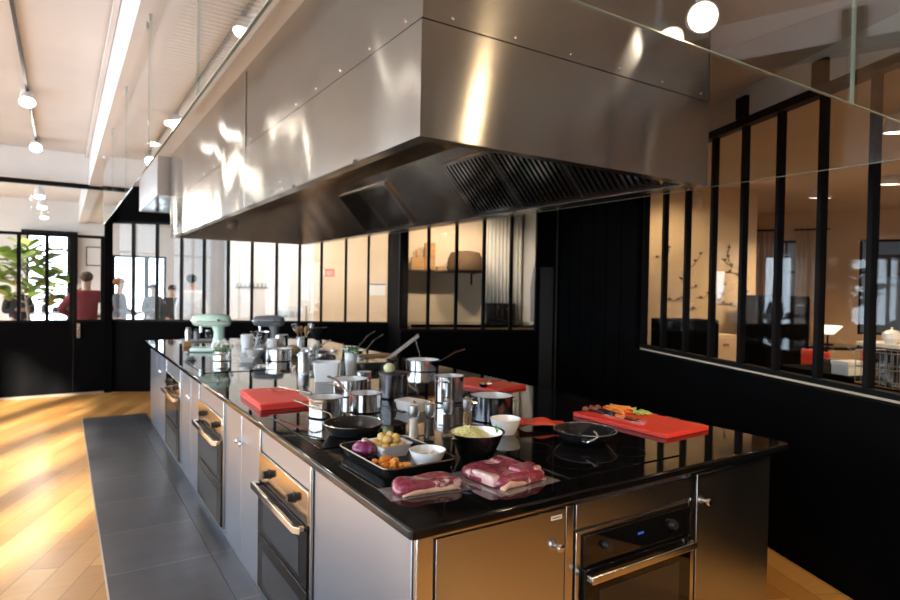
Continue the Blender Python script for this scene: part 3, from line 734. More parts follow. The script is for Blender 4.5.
# mixing bowl with shredded cabbage and parsley
mbw = thing('mixing_bowl','dark mixing bowl heaped with pale shredded cabbage, behind the larger meat pack','bowl',(1.335,1.875,CT))
obj('body', MB().lathe([(0,.0015),(.058,0),(.063,.004),(.088,.06),(.103,.098),(.109,.101),(.109,.103),(.100,.100),(.085,.06),(.06,.008),(0,.006)], 56), m_darksteel, mbw)
obj('bright_inside', MB().lathe([(0,.0068),(.0595,.0088),(.0843,.06),(.0993,.1000)], 56), m_satin, mbw)
mb = MB(); R_ = random.Random(3)
for k in range(210):
    a = R_.random()*2*PI; q = math.sqrt(R_.random())*.060; x, y = q*math.cos(a)-.028, q*math.sin(a)+.018
    hh = .080+.034*max(0,1-(q/.066)**2)+R_.uniform(-.004,.004); t = R_.random()*PI; L = R_.uniform(.012,.026); cv = R_.uniform(-.006,.008)
    mb.tube([(x-L*math.cos(t),y-L*math.sin(t),hh-.004),(x,y,hh+cv),(x+L*math.cos(t),y+L*math.sin(t),hh-.004)], [.0014,.0022,.0012], 5)
mb.blob((-.024,.015,.080),(.062,.060,.026),2,.2,16,8)
cb = obj('shredded_cabbage', mb, noisy('cabbage',(.74,.70,.24),(.88,.86,.52),60,rough=.45), None, weld=False); cb.location = (1.335,1.875,CT); cb['kind']='stuff'; tag(cb,'heap of pale yellow shredded cabbage inside the dark mixing bowl','cabbage')
def sprig(name,label,loc,s,m,n=9,seed=1):
    R_ = random.Random(seed); o = thing(name,label,'herbs',loc); st_ = MB(); lf = MB()
    for k in range(n):
        a = R_.random()*2*PI; tl = R_.uniform(.2,.9); d = Vector((math.cos(a)*tl, math.sin(a)*tl, 1)).normalized(); L = s*R_.uniform(.6,1)
        p = d*L; st_.tube([(0,0,0),d*L*.5+Vector((0,0,.1*s)),p],[.0012,.001,.0008],5)
        for j in range(4):
            q = Vector((R_.uniform(-1,1),R_.uniform(-1,1),R_.uniform(-.3,.8))).normalized()*s*.28; w = q.cross(Vector((0,0,1))).normalized()*s*.13
            lf.add([p,p+q*.5+w,p+q,p+q*.5-w],[(0,1,2,3)])
    obj('stems', st_, m_green, o); obj('leaves', lf, m, o, smooth=False)
    return o
sprig('parsley_sprig','bright green parsley sprig on the right edge of the dark mixing bowl',(1.405,1.838,CT+.094),.028,noisy('parsley',(.10,.36,.03),(.2,.5,.06),30,rough=.5),8,4)
# white bowls
def bowl(label,x,y,r,h,z=CT,m=None,group='white bowls',name='bowl',cat='bowl',square=False):
    o = MB().lathe([(0,.002),(r*.62,0),(r*.66,.004),(r*.9,h*.65),(r,h),(r-.003,h+.001),(r*.87,h*.65),(r*.63,.007),(0,.006)], 40)
    o = obj(name, o, m or m_china); o.location = (x,y,z); return tag(o,label,cat,group)
bowl('empty white bowl behind the mixing bowl of cabbage, in front of the dark sided pot',1.675,2.13,.070,.068)
bowl('white bowl at the far left of the worktop, beside the white jug',1.456,5.515,.085,.07)

# baking tray with onion, potatoes, carrots, bowl of mushrooms
TX,TY = 1.048,1.985; ta = math.radians(1.5)
tray = thing('baking_tray','black baking tray of onion, potatoes and carrots at the near left of the worktop','tray',(TX,TY,CT),ta)
w_, d_, h_ = .145,.20,.036
def ring(mb,w,d,r,z): 
    return [(x,y,z) for x,y in rrect(-w,w,-d,d,r,6)]
prof = [(w_*.90,d_*.92,.03,0),(w_*.93,d_*.94,.034,.004),(w_*.985,d_*.985,.036,h_-.003),(w_+.004,d_+.004,.04,h_),(w_+.004,d_+.004,.04,h_+.003),(w_*.97,d_*.975,.034,h_+.002),(w_*.92,d_*.935,.03,.006),(w_*.88,d_*.9,.026,.0045)]
rings = [ring(None,*q) for q in prof]; n = len(rings[0]); vs = sum(rings,[]); fs = [tuple(range(n))[::-1], tuple(range((len(rings)-1)*n,len(rings)*n))]
for j in range(len(rings)-1):
    for k in range(n): fs.append((j*n+k,j*n+(k+1)%n,(j+1)*n+(k+1)%n,(j+1)*n+k))
obj('pan', MB().add(vs,fs), mat('baking_tray',(.02,.019,.018),.22,.6), tray)
obj('rolled_rim', MB().tube([(x,y,h_+.002) for x,y in rrect(-w_-.002,w_+.002,-d_-.002,d_+.002,.04,8)]+[(w_+.002,d_-.038,h_+.002)],.0028,8), mat('rim_bronze',(.30,.24,.18),.3,1.), tray)
def ontray(x,y,z=.0055): 
    c,s_ = math.cos(ta),math.sin(ta); return (TX+c*x-s_*y, TY+s_*x+c*y, CT+z)
# red onion
on = thing('red_onion','purple red onion at the left corner of the baking tray','onion',ontray(-.088,.085))
pr = []
for k in range(15):
    t = k/14; z = .066*t; q = math.sin(PI*t)**.5*.047; pr.append((max(q,.0) if 0<k<14 else 0, z))
m_on = mat('onion_skin',(.26,.03,.14),.28); nn, ll, bb = nodes(m_on)
tc = coords(m_on,(18,18,2)); tt = noise_node(m_on,tc,4,4); ll.new(ramp(m_on,tt.outputs['Fac'],[(.3,(.12,.012,.06)),(.55,(.22,.03,.12)),(.75,(.50,.28,.36))]),bb.inputs['Base Color'])
obj('bulb', MB().lathe(pr,32), m_on, on)
obj('dry_neck', MB().lathe([(.014,.062),(.011,.067),(.010,.072),(0,.072)],10), noisy('onion_neck',(.55,.42,.3),(.66,.55,.42),40,rough=.7), on)
obj('roots', MB().lathe([(0,.0),(.009,.001),(.006,.004)],10), m_paper, on)
# white box with potatoes
bxp = thing('food_box','white square box of small potatoes at the back of the baking tray','box',ontray(.015,.085),ta)
W_ = .068
prof = [(W_*.78,W_*.8,.012,0),(W_,W_*1.05,.016,.046),(W_+.003,W_*1.05+.003,.016,.048),(W_-.003,W_*1.05-.003,.014,.046),(W_*.75,W_*.77,.01,.003)]
rings = [[(x,y,z) for x,y in rrect(-a,a,-b,b,r_,4)] for a,b,r_,z in prof]; n = len(rings[0]); vs = sum(rings,[]); fs = [tuple(range(n))[::-1], tuple(range((len(rings)-1)*n,len(rings)*n))]
for j in range(len(rings)-1):
    for k in range(n): fs.append((j*n+k,j*n+(k+1)%n,(j+1)*n+(k+1)%n,(j+1)*n+k))
boxmesh = MB().add(vs,fs)
obj('box', boxmesh, m_whitep, bxp)
m_pot = noisy('potato_skin',(.60,.38,.10),(.76,.55,.22),24,rough=.5)
pp = [(-.035,-.04),(.0,-.042),(.035,-.038),(-.036,0),(0,.002),(.036,.003),(-.034,.04),(.002,.042),(.037,.04),(-.018,-.02),(.02,-.018),(-.016,.024),(.02,.022)]
where = ['front left','front middle','front right','left middle','centre','right middle','back left','back middle','back right','upper front left','upper front right','upper back left','upper back right']
for i,(x,y) in enumerate(pp):
    up_ = i >= 9; r_ = rnd.uniform(.0170,.0190)
    q = obj('potato', MB().blob((0,0,0),(r_*1.15,r_,r_*.92),i,.16,14,10), m_pot)
    q.location = ontray(.015+x*1.0,.085+y*1.08,(.066 if up_ else .040)); q.rotation_euler = (rnd.random(),rnd.random(),rnd.random()*6)
    tag(q,'small yellow potato in the white box on the tray, %s of heap' % where[i],'potato','potatoes in the white box')
# lower layer hides the box floor
# carrots
m_car = noisy('carrot',(.80,.26,.035),(.92,.40,.08),30,rough=.4)
cp = [(-.095,-.02,.0),(-.075,-.04,.6),(-.058,-.07,1.2),(-.085,-.075,2.0),(-.04,-.095,.3),(-.068,-.10,2.6),(-.02,-.11,.9),(-.075,-.055,1.7,1),(-.055,-.09,2.2,1)]
cw = ['nearest the onion','second from the onion','middle of the row','left edge of the heap','right of the middle','front edge of the heap','front right end','on top beside the onion','on top at the front']
for i,q in enumerate(cp):
    mb = MB(); L = rnd.uniform(.030,.042); mb.lathe([(0,-L/2),(.010,-L/2+.001),(.013,-L*.2),(.0125,L*.25),(.009,L/2-.001),(0,L/2)],12)
    o = obj('carrot_piece', mb, m_car); o.location = ontray(q[0],q[1],.0135+(.017 if len(q) > 3 else 0)); o.rotation_euler = (PI/2,rnd.uniform(-.2,.2),q[2])
    tag(o,'orange carrot piece on the baking tray, %s' % cw[i],'carrot','carrot pieces on the tray')
bw = bowl('white bowl of sliced mushrooms at the right of the baking tray',*ontray(.072,-.105)[:2],.068,.052,CT+.0055)
m_mush = noisy('mushroom',(.62,.52,.42),(.85,.80,.74),50,rough=.6)
for i in range(9):
    a = i*2.4; q = .031*math.sqrt((i+.3)/9); x,y,_ = ontray(.075+q*math.cos(a),-.105+q*math.sin(a))
    o = obj('mushroom_slice', MB().blob((0,0,0),(.012,.009,.006),i+5,.25,12,8), m_mush); o.location = (x,y,CT+.0055+.028+(i%3)*.004); o.rotation_euler = (rnd.uniform(-.4,.4),rnd.uniform(-.4,.4),a)
    tag(o,'pale mushroom slice in the white bowl on the tray','mushroom','mushroom slices in the bowl')

# vacuum packed meat
def meat_mat(name, base1, base2, fat, fs):
    m = mat(name, base1, .22, coat=.6); n,l,b = nodes(m)
    v = coords(m,(1,1,1)); t = noise_node(m,v,fs,6,.62); t2 = noise_node(m,v,fs*3.3,4,.6)
    c1 = ramp(m,t2.outputs['Fac'],[(.3,base1),(.7,base2)])
    f = ramp(m,t.outputs['Fac'],[(.58,(0,0,0)),(.64,(1,1,1))])
    mx = n.new('ShaderNodeMix'); mx.data_type='RGBA'; mx.inputs[7].default_value=(*fat,1); l.new(f,mx.inputs[0]); l.new(c1,mx.inputs[6]); l.new(mx.outputs[2],b.inputs['Base Color'])
    bump(m,t2.outputs['Fac'],.35,.004); return m
m_meat = meat_mat('raw_meat',(.17,.018,.04),(.36,.06,.10),(.80,.60,.56),15)
m_fat = noisy('meat_fat',(.66,.36,.25),(.80,.56,.42),40,rough=.3,bs=.25)
def slab(nx,ny,sx,sy,h,seed,edge=.016,outline=.1):
    mb = MB(); vs=[]; fs=[]
    N = 44
    levels = [(1.0,.0),(1.03,h*.25),(1.03,h*.55),(.98,h*.82),(.90,h*.97),(.75,h*1.02),(.5,h*1.03),(.25,h*1.03)]
    for (k,z) in levels:
        for i in range(N):
            a = 2*PI*i/N; e = 7.0
            q = (abs(math.cos(a))**e+abs(math.sin(a))**e)**(-1/e)
            x,y = q*math.cos(a)*sx/2*k, q*math.sin(a)*sy/2*k
            nz = noise.noise(Vector((x*14+seed,y*14,seed*2.3)))
            nr = 1+outline*noise.noise(Vector((math.cos(a)*1.6+seed,math.sin(a)*1.6,seed)))
            vs.append((x*nr,y*nr, max(0,z*(1+.28*nz)) if z>0 else 0))
    vs.append((0,0,h*1.0)); c = len(vs)-1
    for j in range(len(levels)-1):
        for i in range(N): fs.append((j*N+i,j*N+(i+1)%N,(j+1)*N+(i+1)%N,(j+1)*N+i))
    j=(len(levels)-1)*N
    for i in range(N): fs.append((j+i,j+(i+1)%N,c))
    fs.append(tuple(range(N))[::-1])
    return mb.add(vs,fs)
def meatpack(label,x,y,rz,sx,sy,h,seed):
    o = thing('meat_pack',label,'meat',(x,y,CT),rz,'vacuum packed meat')
    mm = obj('meat', slab(0,0,sx,sy,h,seed), m_meat, o, angle=80)
    mm.location = (0,0,.0015)
    # fat cap along the near long side
    mb = MB(); n=18; vs=[]; fs=[]
    for i in range(n+1):
        t=i/n; xx=-sx*.46+sx*.92*t; j=.004*noise.noise(Vector((t*6,seed,0)))
        hh=h*(.62+.30*noise.noise(Vector((t*5,seed,3))))*min(1,.35+4*t,.35+4*(1-t))
        for (dy,z) in ((.016,.002),(.0,.002),(-.006,hh*.35),(-.004,hh*.75),(.004,hh),(.016,hh*1.03)): vs.append((xx,-sy/2-.002+dy+j,z))
    for i in range(n):
        for k in range(6): fs.append((i*6+k,i*6+(k+1)%6,(i+1)*6+(k+1)%6,(i+1)*6+k))
    fs += [tuple(range(6)), tuple(range(n*6,n*6+6))[::-1]]
    obj('fat_edge', MB().add(vs,fs), m_fat, o, angle=80)
    fl = slab(0,0,sx*1.04,sy*1.06,h*1.1,seed)
    obj('film', MB().box(-sx*.66,sx*.62,-sy*.68,sy*.62,.0003,.0012), m_film, o, smooth=False)
    return o
meatpack('smaller long strip of vacuum packed red meat left of the larger meat slab',.985,1.66,math.radians(-6),.215,.095,.034,1.3)
mp = meatpack('larger vacuum packed slab of red meat with pale fat, in front of the mixing bowl',1.275,1.635,math.radians(6),.215,.215,.036,4.7)
obj('fold', slab(0,0,.10,.07,.02,8.1), m_meat, mp, angle=80).location = (.05,-.06,.028)
obj('fat_edge', slab(0,0,.05,.12,.030,3.1), noisy('white_fat',(.62,.36,.34),(.76,.54,.50),40,rough=.3,bs=.25), mp, angle=80).location = (-.088,-.02,.007)

# salt and pepper mills
m_crystal = glass('crystal_acrylic', (.93,.94,.95), .04, 1.5)
def mill(label,x,y,content,h=.162):
    o = thing('pepper_mill',label,'mill',(x,y,CT),0,'clear salt and pepper mills')
    obj('body', MB().lathe([(0,0),(.026,0),(.026,.006),(.0225,.02),(.019,.055),(.0195,h*.58),(.023,h*.64),(.0255,h*.74),(.026,h*.92),(.022,h*.95),(0,h*.955)],28), m_crystal, o)
    obj('filling', MB().lathe([(0,.010),(.020,.012),(.0172,.05),(.0178,h*.54),(0,h*.55)],20), content, o)
    obj('grinder_core', MB().lathe([(.004,h*.56),(.015,h*.62),(.019,h*.72),(.019,h*.9),(.004,h*.92)],20), m_satin, o)
    obj('top_knob', MB().lathe([(.010,h*.955),(.012,h*.97),(.009,h*1.0),(.004,h*1.03),(0,h*1.035)],16), m_chrome, o)
    return o
m_salt = noisy('sea_salt',(.62,.56,.46),(.74,.70,.62),120,rough=.8); m_pep = noisy('peppercorn',(.02,.016,.013),(.10,.07,.05),140,rough=.7,bs=.5); m_mixp = noisy('mixed_pepper',(.05,.03,.02),(.40,.22,.08),150,rough=.7,bs=.5)
mill('leftmost clear mill, filled with pale salt',1.262,2.235,m_salt,.160); mill('second clear mill from the left, filled with black pepper',1.330,2.215,m_pep)
mill('third clear mill from the left, filled with black pepper',1.425,2.225,m_pep,.165); mill('rightmost clear mill, filled with mixed brown pepper, in front of the dark sided pot',1.545,2.245,m_mixp,.158)

# white food boxes behind the mills
def fbox(label,x,y,rz,a,b,h,m=m_whitep,name='food_box',lid=False,group='white food boxes',taper=.88):
    o = thing(name,label,'box',(x,y,CT),rz,group)
    prof = [(a*taper,b*taper,.01,0),(a,b,.012,h),(a+.005,b+.005,.014,h),(a+.005,b+.005,.014,h+.004),(a-.002,b-.002,.011,h+.003),(a*taper-.003,b*taper-.003,.009,.004)]
    rings = [[(x_,y_,z) for x_,y_ in rrect(-p,p,-q,q,r_,4)] for p,q,r_,z in prof]; n = len(rings[0]); vs = sum(rings,[]); fs = [tuple(range(n))[::-1], tuple(range((len(rings)-1)*n,len(rings)*n))]
    for j in range(len(rings)-1):
        for k in range(n): fs.append((j*n+k,j*n+(k+1)%n,(j+1)*n+(k+1)%n,(j+1)*n+k))
    obj('tub', MB().add(vs,fs), m, o)
    if lid: obj('lid', MB().prism(rrect(-a-.006,a+.006,-b-.006,b+.006,.014),h+.0045,h+.010), m, o, bev=.002)
    return o
fbox('low white lidded box behind the clear mills',1.55,2.77,.35,.05,.075,.045,lid=True)
fbox('tall white plastic tub left of the herb vase',1.53,3.93,-.45,.085,.075,.125)
fbox('small white box behind the saucepan of flowers at the far left',1.30,5.15,-.2,.06,.05,.035)

# red cutting boards
def board(label,x,y,rz,w,d,h,z=CT):
    o = MB().prism(rrect(-w/2,w/2,-d/2,d/2,.012),0,h); o = obj('cutting_board', o, m_red, None, bev=.0025); o.location=(x,y,z); o.rotation_euler=(0,0,rz)
    return tag(o,label,'cutting board','red cutting boards')
board('lower red cutting board of the pair at the left edge of the worktop',1.005,3.37,math.radians(-2),.275,.50,.017)
board('upper red cutting board of the pair at the left edge of the worktop',1.003,3.365,math.radians(-2.5),.27,.495,.017,CT+.0175)
board('red cutting board behind the casserole on the far right side of the worktop',2.37,3.25,math.radians(14),.30,.48,.020)
board('red cutting board with vegetables at the right front of the worktop',2.385,1.985,math.radians(2),.33,.56,.020)
# glass dish on the board pair, board knife
dz = CT+.0352
o = obj('glass_dish', MB().lathe([(0,.001),(.03,0),(.05,.012),(.058,.014),(.05,.015),(.03,.004),(0,.003)],32), m_ware); o.location=(1.05,3.45,dz); tag(o,'small clear glass dish on the pair of red boards','dish')
def knife(label,x,y,z,rz,L=.20,hl=.12,w=.028,hm=None,pitch=0):
    o = thing('chef_knife',label,'knife',(x,y,z),rz,'knives')
    obj('blade', MB().prism([(0,-w*.5),(L*.75,-w*.42),(L,w*.45),(L*.6,w*.5),(0,w*.5)],.0025,.0045), m_chrome, o, smooth=False)
    obj('handle', MB().prism([(-hl,-.012),(-hl*.5,-.009),(0,-.012),(0,.012),(-hl*.5,.011),(-hl,.013)],0,.015), hm or m_rubber, o, bev=.004)
    return o
BZ = CT+.0205
knife('knife with a dark handle lying across the red board with vegetables',2.315,2.135,BZ,math.radians(-91),.24,.11)
knife('second slim knife lying beside the first on the red board with vegetables',2.345,2.10,BZ,math.radians(-84),.18,.11,.016)
# carrot sticks, celery, shallots on the right board
mb = None
for i in range(24):
    a = rnd.uniform(-.6,.6)+PI/2; x = 2.43+rnd.uniform(-.04,.04); y = 2.15+rnd.uniform(-.05,.05); lv = i//8
    L = rnd.uniform(.05,.075); o = obj('carrot_stick', bx(-L/2,L/2,-.004,.004,-.004,.004), m_car, None, bev=.001)
    o.location=(x,y,BZ+.005+.009*lv); o.rotation_euler=(0,rnd.uniform(-.1,.1),a); tag(o,'thin orange carrot stick in the heap on the right red board','carrot stick','carrot sticks on the right board')
m_cel = noisy('celery',(.36,.50,.10),(.56,.68,.24),20,rough=.45)
for i in range(11):
    a = rnd.random()*PI; x = 2.46+rnd.uniform(-.04,.04); y = 2.045+rnd.uniform(-.045,.045); L = rnd.uniform(.035,.06)
    o = obj('celery_piece', MB().tube([(-L/2,0,0),(0,0,.004),(L/2,0,0)],[.006,.008,.005],8,flat=.6), m_cel); o.location=(x,y,BZ+.007+.009*(i//5)); o.rotation_euler=(0,rnd.uniform(-.3,.1),a)
    tag(o,'pale green celery piece in the heap beside the carrot sticks','celery','celery pieces on the right board')
m_shal = noisy('shallot',(.18,.05,.04),(.35,.14,.09),20,rough=.4)
for i,(x,y) in enumerate(((2.30,2.235),(2.335,2.245),(2.37,2.235),(2.32,2.205))):
    o = obj('shallot', MB().blob((0,0,.013),(.02,.013,.013),i,.15,14,10), m_shal); o.location=(x-.02 if x<2.31 else x,y,BZ); o.rotation_euler=(0,0,i*.9)
    tag(o,'small brown shallot at the left end of the right red board, %s' % ('leftmost','second','third','front one')[i],'shallot','shallots on the right board')
# ladle on the second board
ld = thing('ladle','steel ladle lying on the red board behind the casserole','ladle',(2.27,3.10,CT+.0205),math.radians(30))
obj('cup', MB().lathe([(0,.003),(.03,.0),(.04,.012),(.043,.024),(.041,.024),(.036,.012),(0,.006)],24), m_pol, ld)
obj('handle', MB().tube([(.041,0,.022),(.06,0,.03),(.14,0,.02),(.26,0,.008)],[.005,.005,.005,.006],8), m_chrome, ld)
# red silicone pad / spoon rest
sr = thing('spoon_rest','red silicone spoon rest on the worktop behind the small frying pan','spoon rest',(1.88,2.115,CT),math.radians(-32))
vs=[];fs=[];nx,ny=20,12
for i in range(nx+1):
    for j in range(ny+1):
        u,v=i/nx,j/ny; x=-.11+.22*u; wdt=.062*(1-.30*max(0,math.sin(PI*min(1,max(0,(u-.35)/.5))))); y=(v-.5)*2*wdt
        z=.006+.026*abs(2*v-1)**2.2*(1-.4*u)+.044*max(0,math.sin(PI*min(1,u*1.02)))**1.5*(1-abs(2*v-1)**2)
        vs.append((x,y,max(.004,z)))
for i in range(nx):
    for j in range(ny): fs.append((i*(ny+1)+j,(i+1)*(ny+1)+j,(i+1)*(ny+1)+j+1,i*(ny+1)+j+1))
o = obj('pad', MB().add(vs,fs), m_redsil, sr, angle=80); md=o.modifiers.new('solid','SOLIDIFY'); md.thickness=.004; md.offset=-1

# white herb vase
vz = thing('herb_vase','tall tapered white vase of green herbs in the middle of the worktop','vase',(1.738,4.0,CT))
obj('vase', MB().lathe([(0,.002),(.030,0),(.033,.004),(.047,.172),(.048,.176),(.045,.175),(.032,.01),(0,.009)],36), m_china, vz)
obj('soil', MB().cyl((0,0),.042,.15,.158,24), m_soil, vz)
hb = MB(); R_=random.Random(5)
for k in range(90):
    a=R_.random()*2*PI; q=.05*math.sqrt(R_.random()); p=Vector((q*math.cos(a),q*math.sin(a),.165+R_.random()*.045)); d=Vector((math.cos(a)*.7+R_.uniform(-.5,.5),math.sin(a)*.7+R_.uniform(-.5,.5),R_.uniform(0,.8))).normalized()*.024; w=d.cross(Vector((0,0,1))).normalized()*.009
    hb.add([p,p+d*.5+w,p+d,p+d*.5-w],[(0,1,2,3)])
obj('herbs', hb, m_green, vz, smooth=False)

# stand mixers
def stand_mixer(label,x,y,rz,m,bowl=True):
    o = thing('stand_mixer',label,'stand mixer',(x,y,CT),rz,'stand mixers')     # head points along local -x
    obj('base', MB().prism([(.10,-.07),(.11,0),(.10,.07),(.02,.085),(-.13,.095),(-.18,.075),(-.19,0),(-.18,-.075),(-.13,-.095),(.02,-.085)],0,.035), m, o, bev=.012)
    vs=[];N=20
    st_=[(.03,.060,.062,.036),(.035,.046,.05,.10),(.04,.042,.046,.17),(.03,.055,.052,.225)]
    mb=MB(); vs=[];fs=[]
    for (cx,a,b,z) in st_:
        for k in range(N): vs.append((cx+a*math.cos(2*PI*k/N), b*math.sin(2*PI*k/N), z))
    for j in range(len(st_)-1):
        for k in range(N): fs.append((j*N+k,j*N+(k+1)%N,(j+1)*N+(k+1)%N,(j+1)*N+k))
    fs+=[tuple(range(N))[::-1],tuple(range(3*N,4*N))]
    obj('column', mb.add(vs,fs), m, o, angle=60)
    hd_=[(.135,.018,.020),(.125,.045,.045),(.08,.058,.058),(0,.062,.062),(-.09,.060,.058),(-.15,.052,.050),(-.175,.035,.038),(-.18,.012,.014)]
    vs=[];fs=[]
    for (cx,a,b) in hd_:
        for k in range(N): vs.append((cx, a*math.cos(2*PI*k/N), .275+b*math.sin(2*PI*k/N)))
    for j in range(len(hd_)-1):
        for k in range(N): fs.append((j*N+k,j*N+(k+1)%N,(j+1)*N+(k+1)%N,(j+1)*N+k))
    fs+=[tuple(range(N))[::-1],tuple(range(7*N,8*N))]
    obj('motor_head', MB().add(vs,fs), m, o, angle=60)
    obj('trim_band', MB().tube([(.115,-.052,.27),(.0,-.0635,.272),(-.13,-.057,.272)],.004,6).tube([(.115,.052,.27),(.0,.0635,.272),(-.13,.057,.272)],.004,6), m_chrome, o)
    obj('hub_cap', MB().lathe([(0,0),(.022,0),(.022,.012),(0,.014)],20,mx=Matrix.Translation((-.178,0,.275))@Matrix.Rotation(-PI/2,4,'Y')), m_chrome, o)
    obj('beater_shaft', MB().cyl((-.11,0),.014,.17,.222,16), m_chrome, o)
    obj('speed_knob', MB().lathe([(0,0),(.009,0),(.008,.014),(0,.015)],12,mx=Matrix.Translation((.05,-.061,.285))@Matrix.Rotation(PI/2,4,'X')), m_rubber, o)
    if bowl:
        obj('bowl', MB().lathe([(0,.037),(.045,.036),(.05,.045),(.085,.085),(.098,.16),(.101,.165),(.098,.164),(.083,.088),(.04,.045),(0,.042)],36,(-.11,0)), m_pol, o)
        obj('bowl_handle', MB().tube([(-.11,-.096,.15),(-.11,-.135,.14),(-.11,-.135,.09),(-.11,-.09,.085)],.006,8), m_pol, o)
    return o
mx_=stand_mixer('mint green stand mixer at the far left of the worktop',1.24,6.13,math.radians(-28),m_mint,bowl=False); mx_.scale=(1.14,1.14,1.08)
stand_mixer('grey stand mixer with a dark top farther right, behind the steel pots',1.83,6.28,math.radians(-28),m_grey)
tb = obj('serving_tray', MB().prism(rrect(-.19,.19,-.13,.13,.02),0,.016), m_dull, None, bev=.004); tb.location=(1.30,7.30,CT); tb.rotation_euler=(0,0,-.2); tag(tb,'flat grey tray with spice jars at the far end of the worktop','tray')
def jar(label,x,y,r,h,m,lidm,z=CT,group='spice jars',cat='jar',name='spice_jar'):
    o = thing(name,label,cat,(x,y,z),0,group)
    obj('jar', MB().lathe([(0,0),(r,0),(r,h*.7),(r*.75,h*.82),(r*.75,h*.84),(0,h*.84)],24), m, o)
    obj('lid', MB().lathe([(r*.8,h*.84),(r*.82,h*.86),(r*.8,h),(0,h)],24), lidm, o); return o
jz = CT+.0162
jar('grey spice jar at the left end of the grey tray',1.20,7.32,.034,.14,m_dull,m_grey,jz); jar('dark spice jar next to the grey one on the grey tray',1.285,7.30,.034,.12,m_grey,m_rubber,jz); jar('clear spice jar on the right of the grey tray',1.40,7.27,.034,.11,m_ware,m_dull,jz)
bs = obj('wooden_block', bx(-.035,.035,-.03,.03,0,.05), m_wood, None, bev=.004); bs.location=(1.09,6.75,CT); tag(bs,'small brown wooden block on the worktop left of the mint mixer','wooden block')
# saucepan with white flowers
sf = pot('saucepan','small steel saucepan holding white flowers, in front of the mint mixer','saucepan',1.145,5.335,.075,.085,group='polished saucepans',loops=60,z=CT)
sf.location.z = CT+.0047
fl = thing('white_flowers','bunch of small white flowers standing in the small saucepan','flowers',(1.145,5.335,CT+.013))
mb=MB(); R_=random.Random(8); stm=MB(); lfm=MB()
for k in range(46):
    a=R_.random()*2*PI; q=.088*math.sqrt(R_.random()); p=Vector((q*math.cos(a),q*math.sin(a),.105+.05*(1-(q/.09)**2)+R_.uniform(-.01,.01)))
    mb.blob(p,(.012,.012,.008),k,.45,8,5,5); stm.tube([(p.x*.4,p.y*.4,.0),p],.0012,4)
    d=Vector((R_.uniform(-1,1),R_.uniform(-1,1),.1)).normalized()*.022; p2=p-Vector((0,0,.012)); w=d.cross(Vector((0,0,1))).normalized()*.008; lfm.add([p2,p2+d*.5+w,p2+d,p2+d*.5-w],[(0,1,2,3)])
b_=obj('blossoms', mb, m_paper, fl, weld=False); b_['kind']='stuff'; obj('stems', stm, m_green, fl, weld=False); obj('leaves', lfm, m_green, fl, smooth=False)
# jugs, canisters, pots at the back left
def jug(label,x,y,r,h,m,rz=0,group='jugs'):
    o = thing('jug',label,'jug',(x,y,CT),rz,group)
    obj('body', MB().lathe([(0,.002),(r*.85,0),(r*.88,.004),(r,h*.6),(r*1.04,h),(r*1.0,h),(r*.95,h*.6),(r*.84,.008),(0,.006)],32), m, o)
    obj('handle', MB().tube([(r*.98,0,h*.85),(r*1.45,0,h*.82),(r*1.55,0,h*.55),(r*1.3,0,h*.3),(r*.93,0,h*.25)],.007,8), m, o); return o
jug('tall white jug right of the mint mixer',1.50,5.93,.058,.17,m_china,-.6); jug('clear jug behind the white jug at the back',1.62,6.08,.055,.16,m_ware,.2); jug('white jug left of the grey mixer bowl',1.66,5.62,.055,.15,m_whitep,-2.5)
pot('steel_canister','tall steel canister in front of the grey stand mixer','canister',1.79,5.80,.066,.17,loops=None)
pot('saucepan','low wide steel pot in front of the tall canister at the back','saucepan',1.575,5.17,.108,.105,group='polished saucepans',loops=100,hl=.1)
pot('saucepan','steel pot with a handle right of the low wide pot at the back','saucepan',1.86,5.20,.085,.09,group='polished saucepans',handle=20,hl=.16,tilt=.3)
# utensil pot with whisks
ut = pot('utensil_holder','steel holder full of whisks and wooden spoons at the back of the worktop','utensil holder',2.05,5.95,.055,.13)
def whisk(label,x,y,ax,ay,m,kind):
    o = thing('whisk' if kind else 'wooden_spoon',label,'whisk' if kind else 'spoon',(x,y,CT+.012),0,'utensils in the steel holder')
    d = Vector((ax,ay,1)).normalized(); q = d.to_track_quat('Z','Y').to_matrix().to_4x4()
    obj('handle', MB().tube([q@Vector((0,0,.0)),q@Vector((0,0,.15))],.006,8), m if kind else m_wood, o)
    if kind:
        mb=MB()
        for k in range(6):
            a=PI*k/6; c,s_=math.cos(a),math.sin(a); pts=[]
            for j in range(11):
                t=j/10; w=.034*math.sin(PI*t)*(1 if t<.5 else 1); zz=.15+.13*math.sin(PI*min(1,t*1.0)) ; tt=(t-.5)*2; pts.append(q@Vector((c*.032*math.copysign(abs(math.sin(PI*t/1.0))**.5,tt) if abs(tt)>.01 else 0, s_*.032*math.copysign(abs(math.sin(PI*t))**.5,tt) if abs(tt)>.01 else 0, .15+.12*math.sin(PI*t))))
            mb.tube(pts,.0016,5)
        obj('wires', mb, m_chrome, o, weld=False)
    else: obj('bowl', MB().blob(q@Vector((0,0,.19)),(.024,.012,.042),2,.03,14,10), m_wood, o)
    return o
whisk('steel whisk leaning left in the utensil holder',2.04,5.94,-.33,-.05,m_cabv,1); whisk('steel whisk leaning right in the utensil holder',2.06,5.945,.36,.08,m_cabv,1)
whisk('wooden spoon upright in the utensil holder',2.05,5.965,.03,.2,m_wood,0); whisk('wooden spoon leaning forward right in the utensil holder',2.055,5.935,.13,-.12,m_wood,0); whisk('wooden spoon leaning forward left in the utensil holder',2.035,5.965,-.14,.05,m_wood,0)
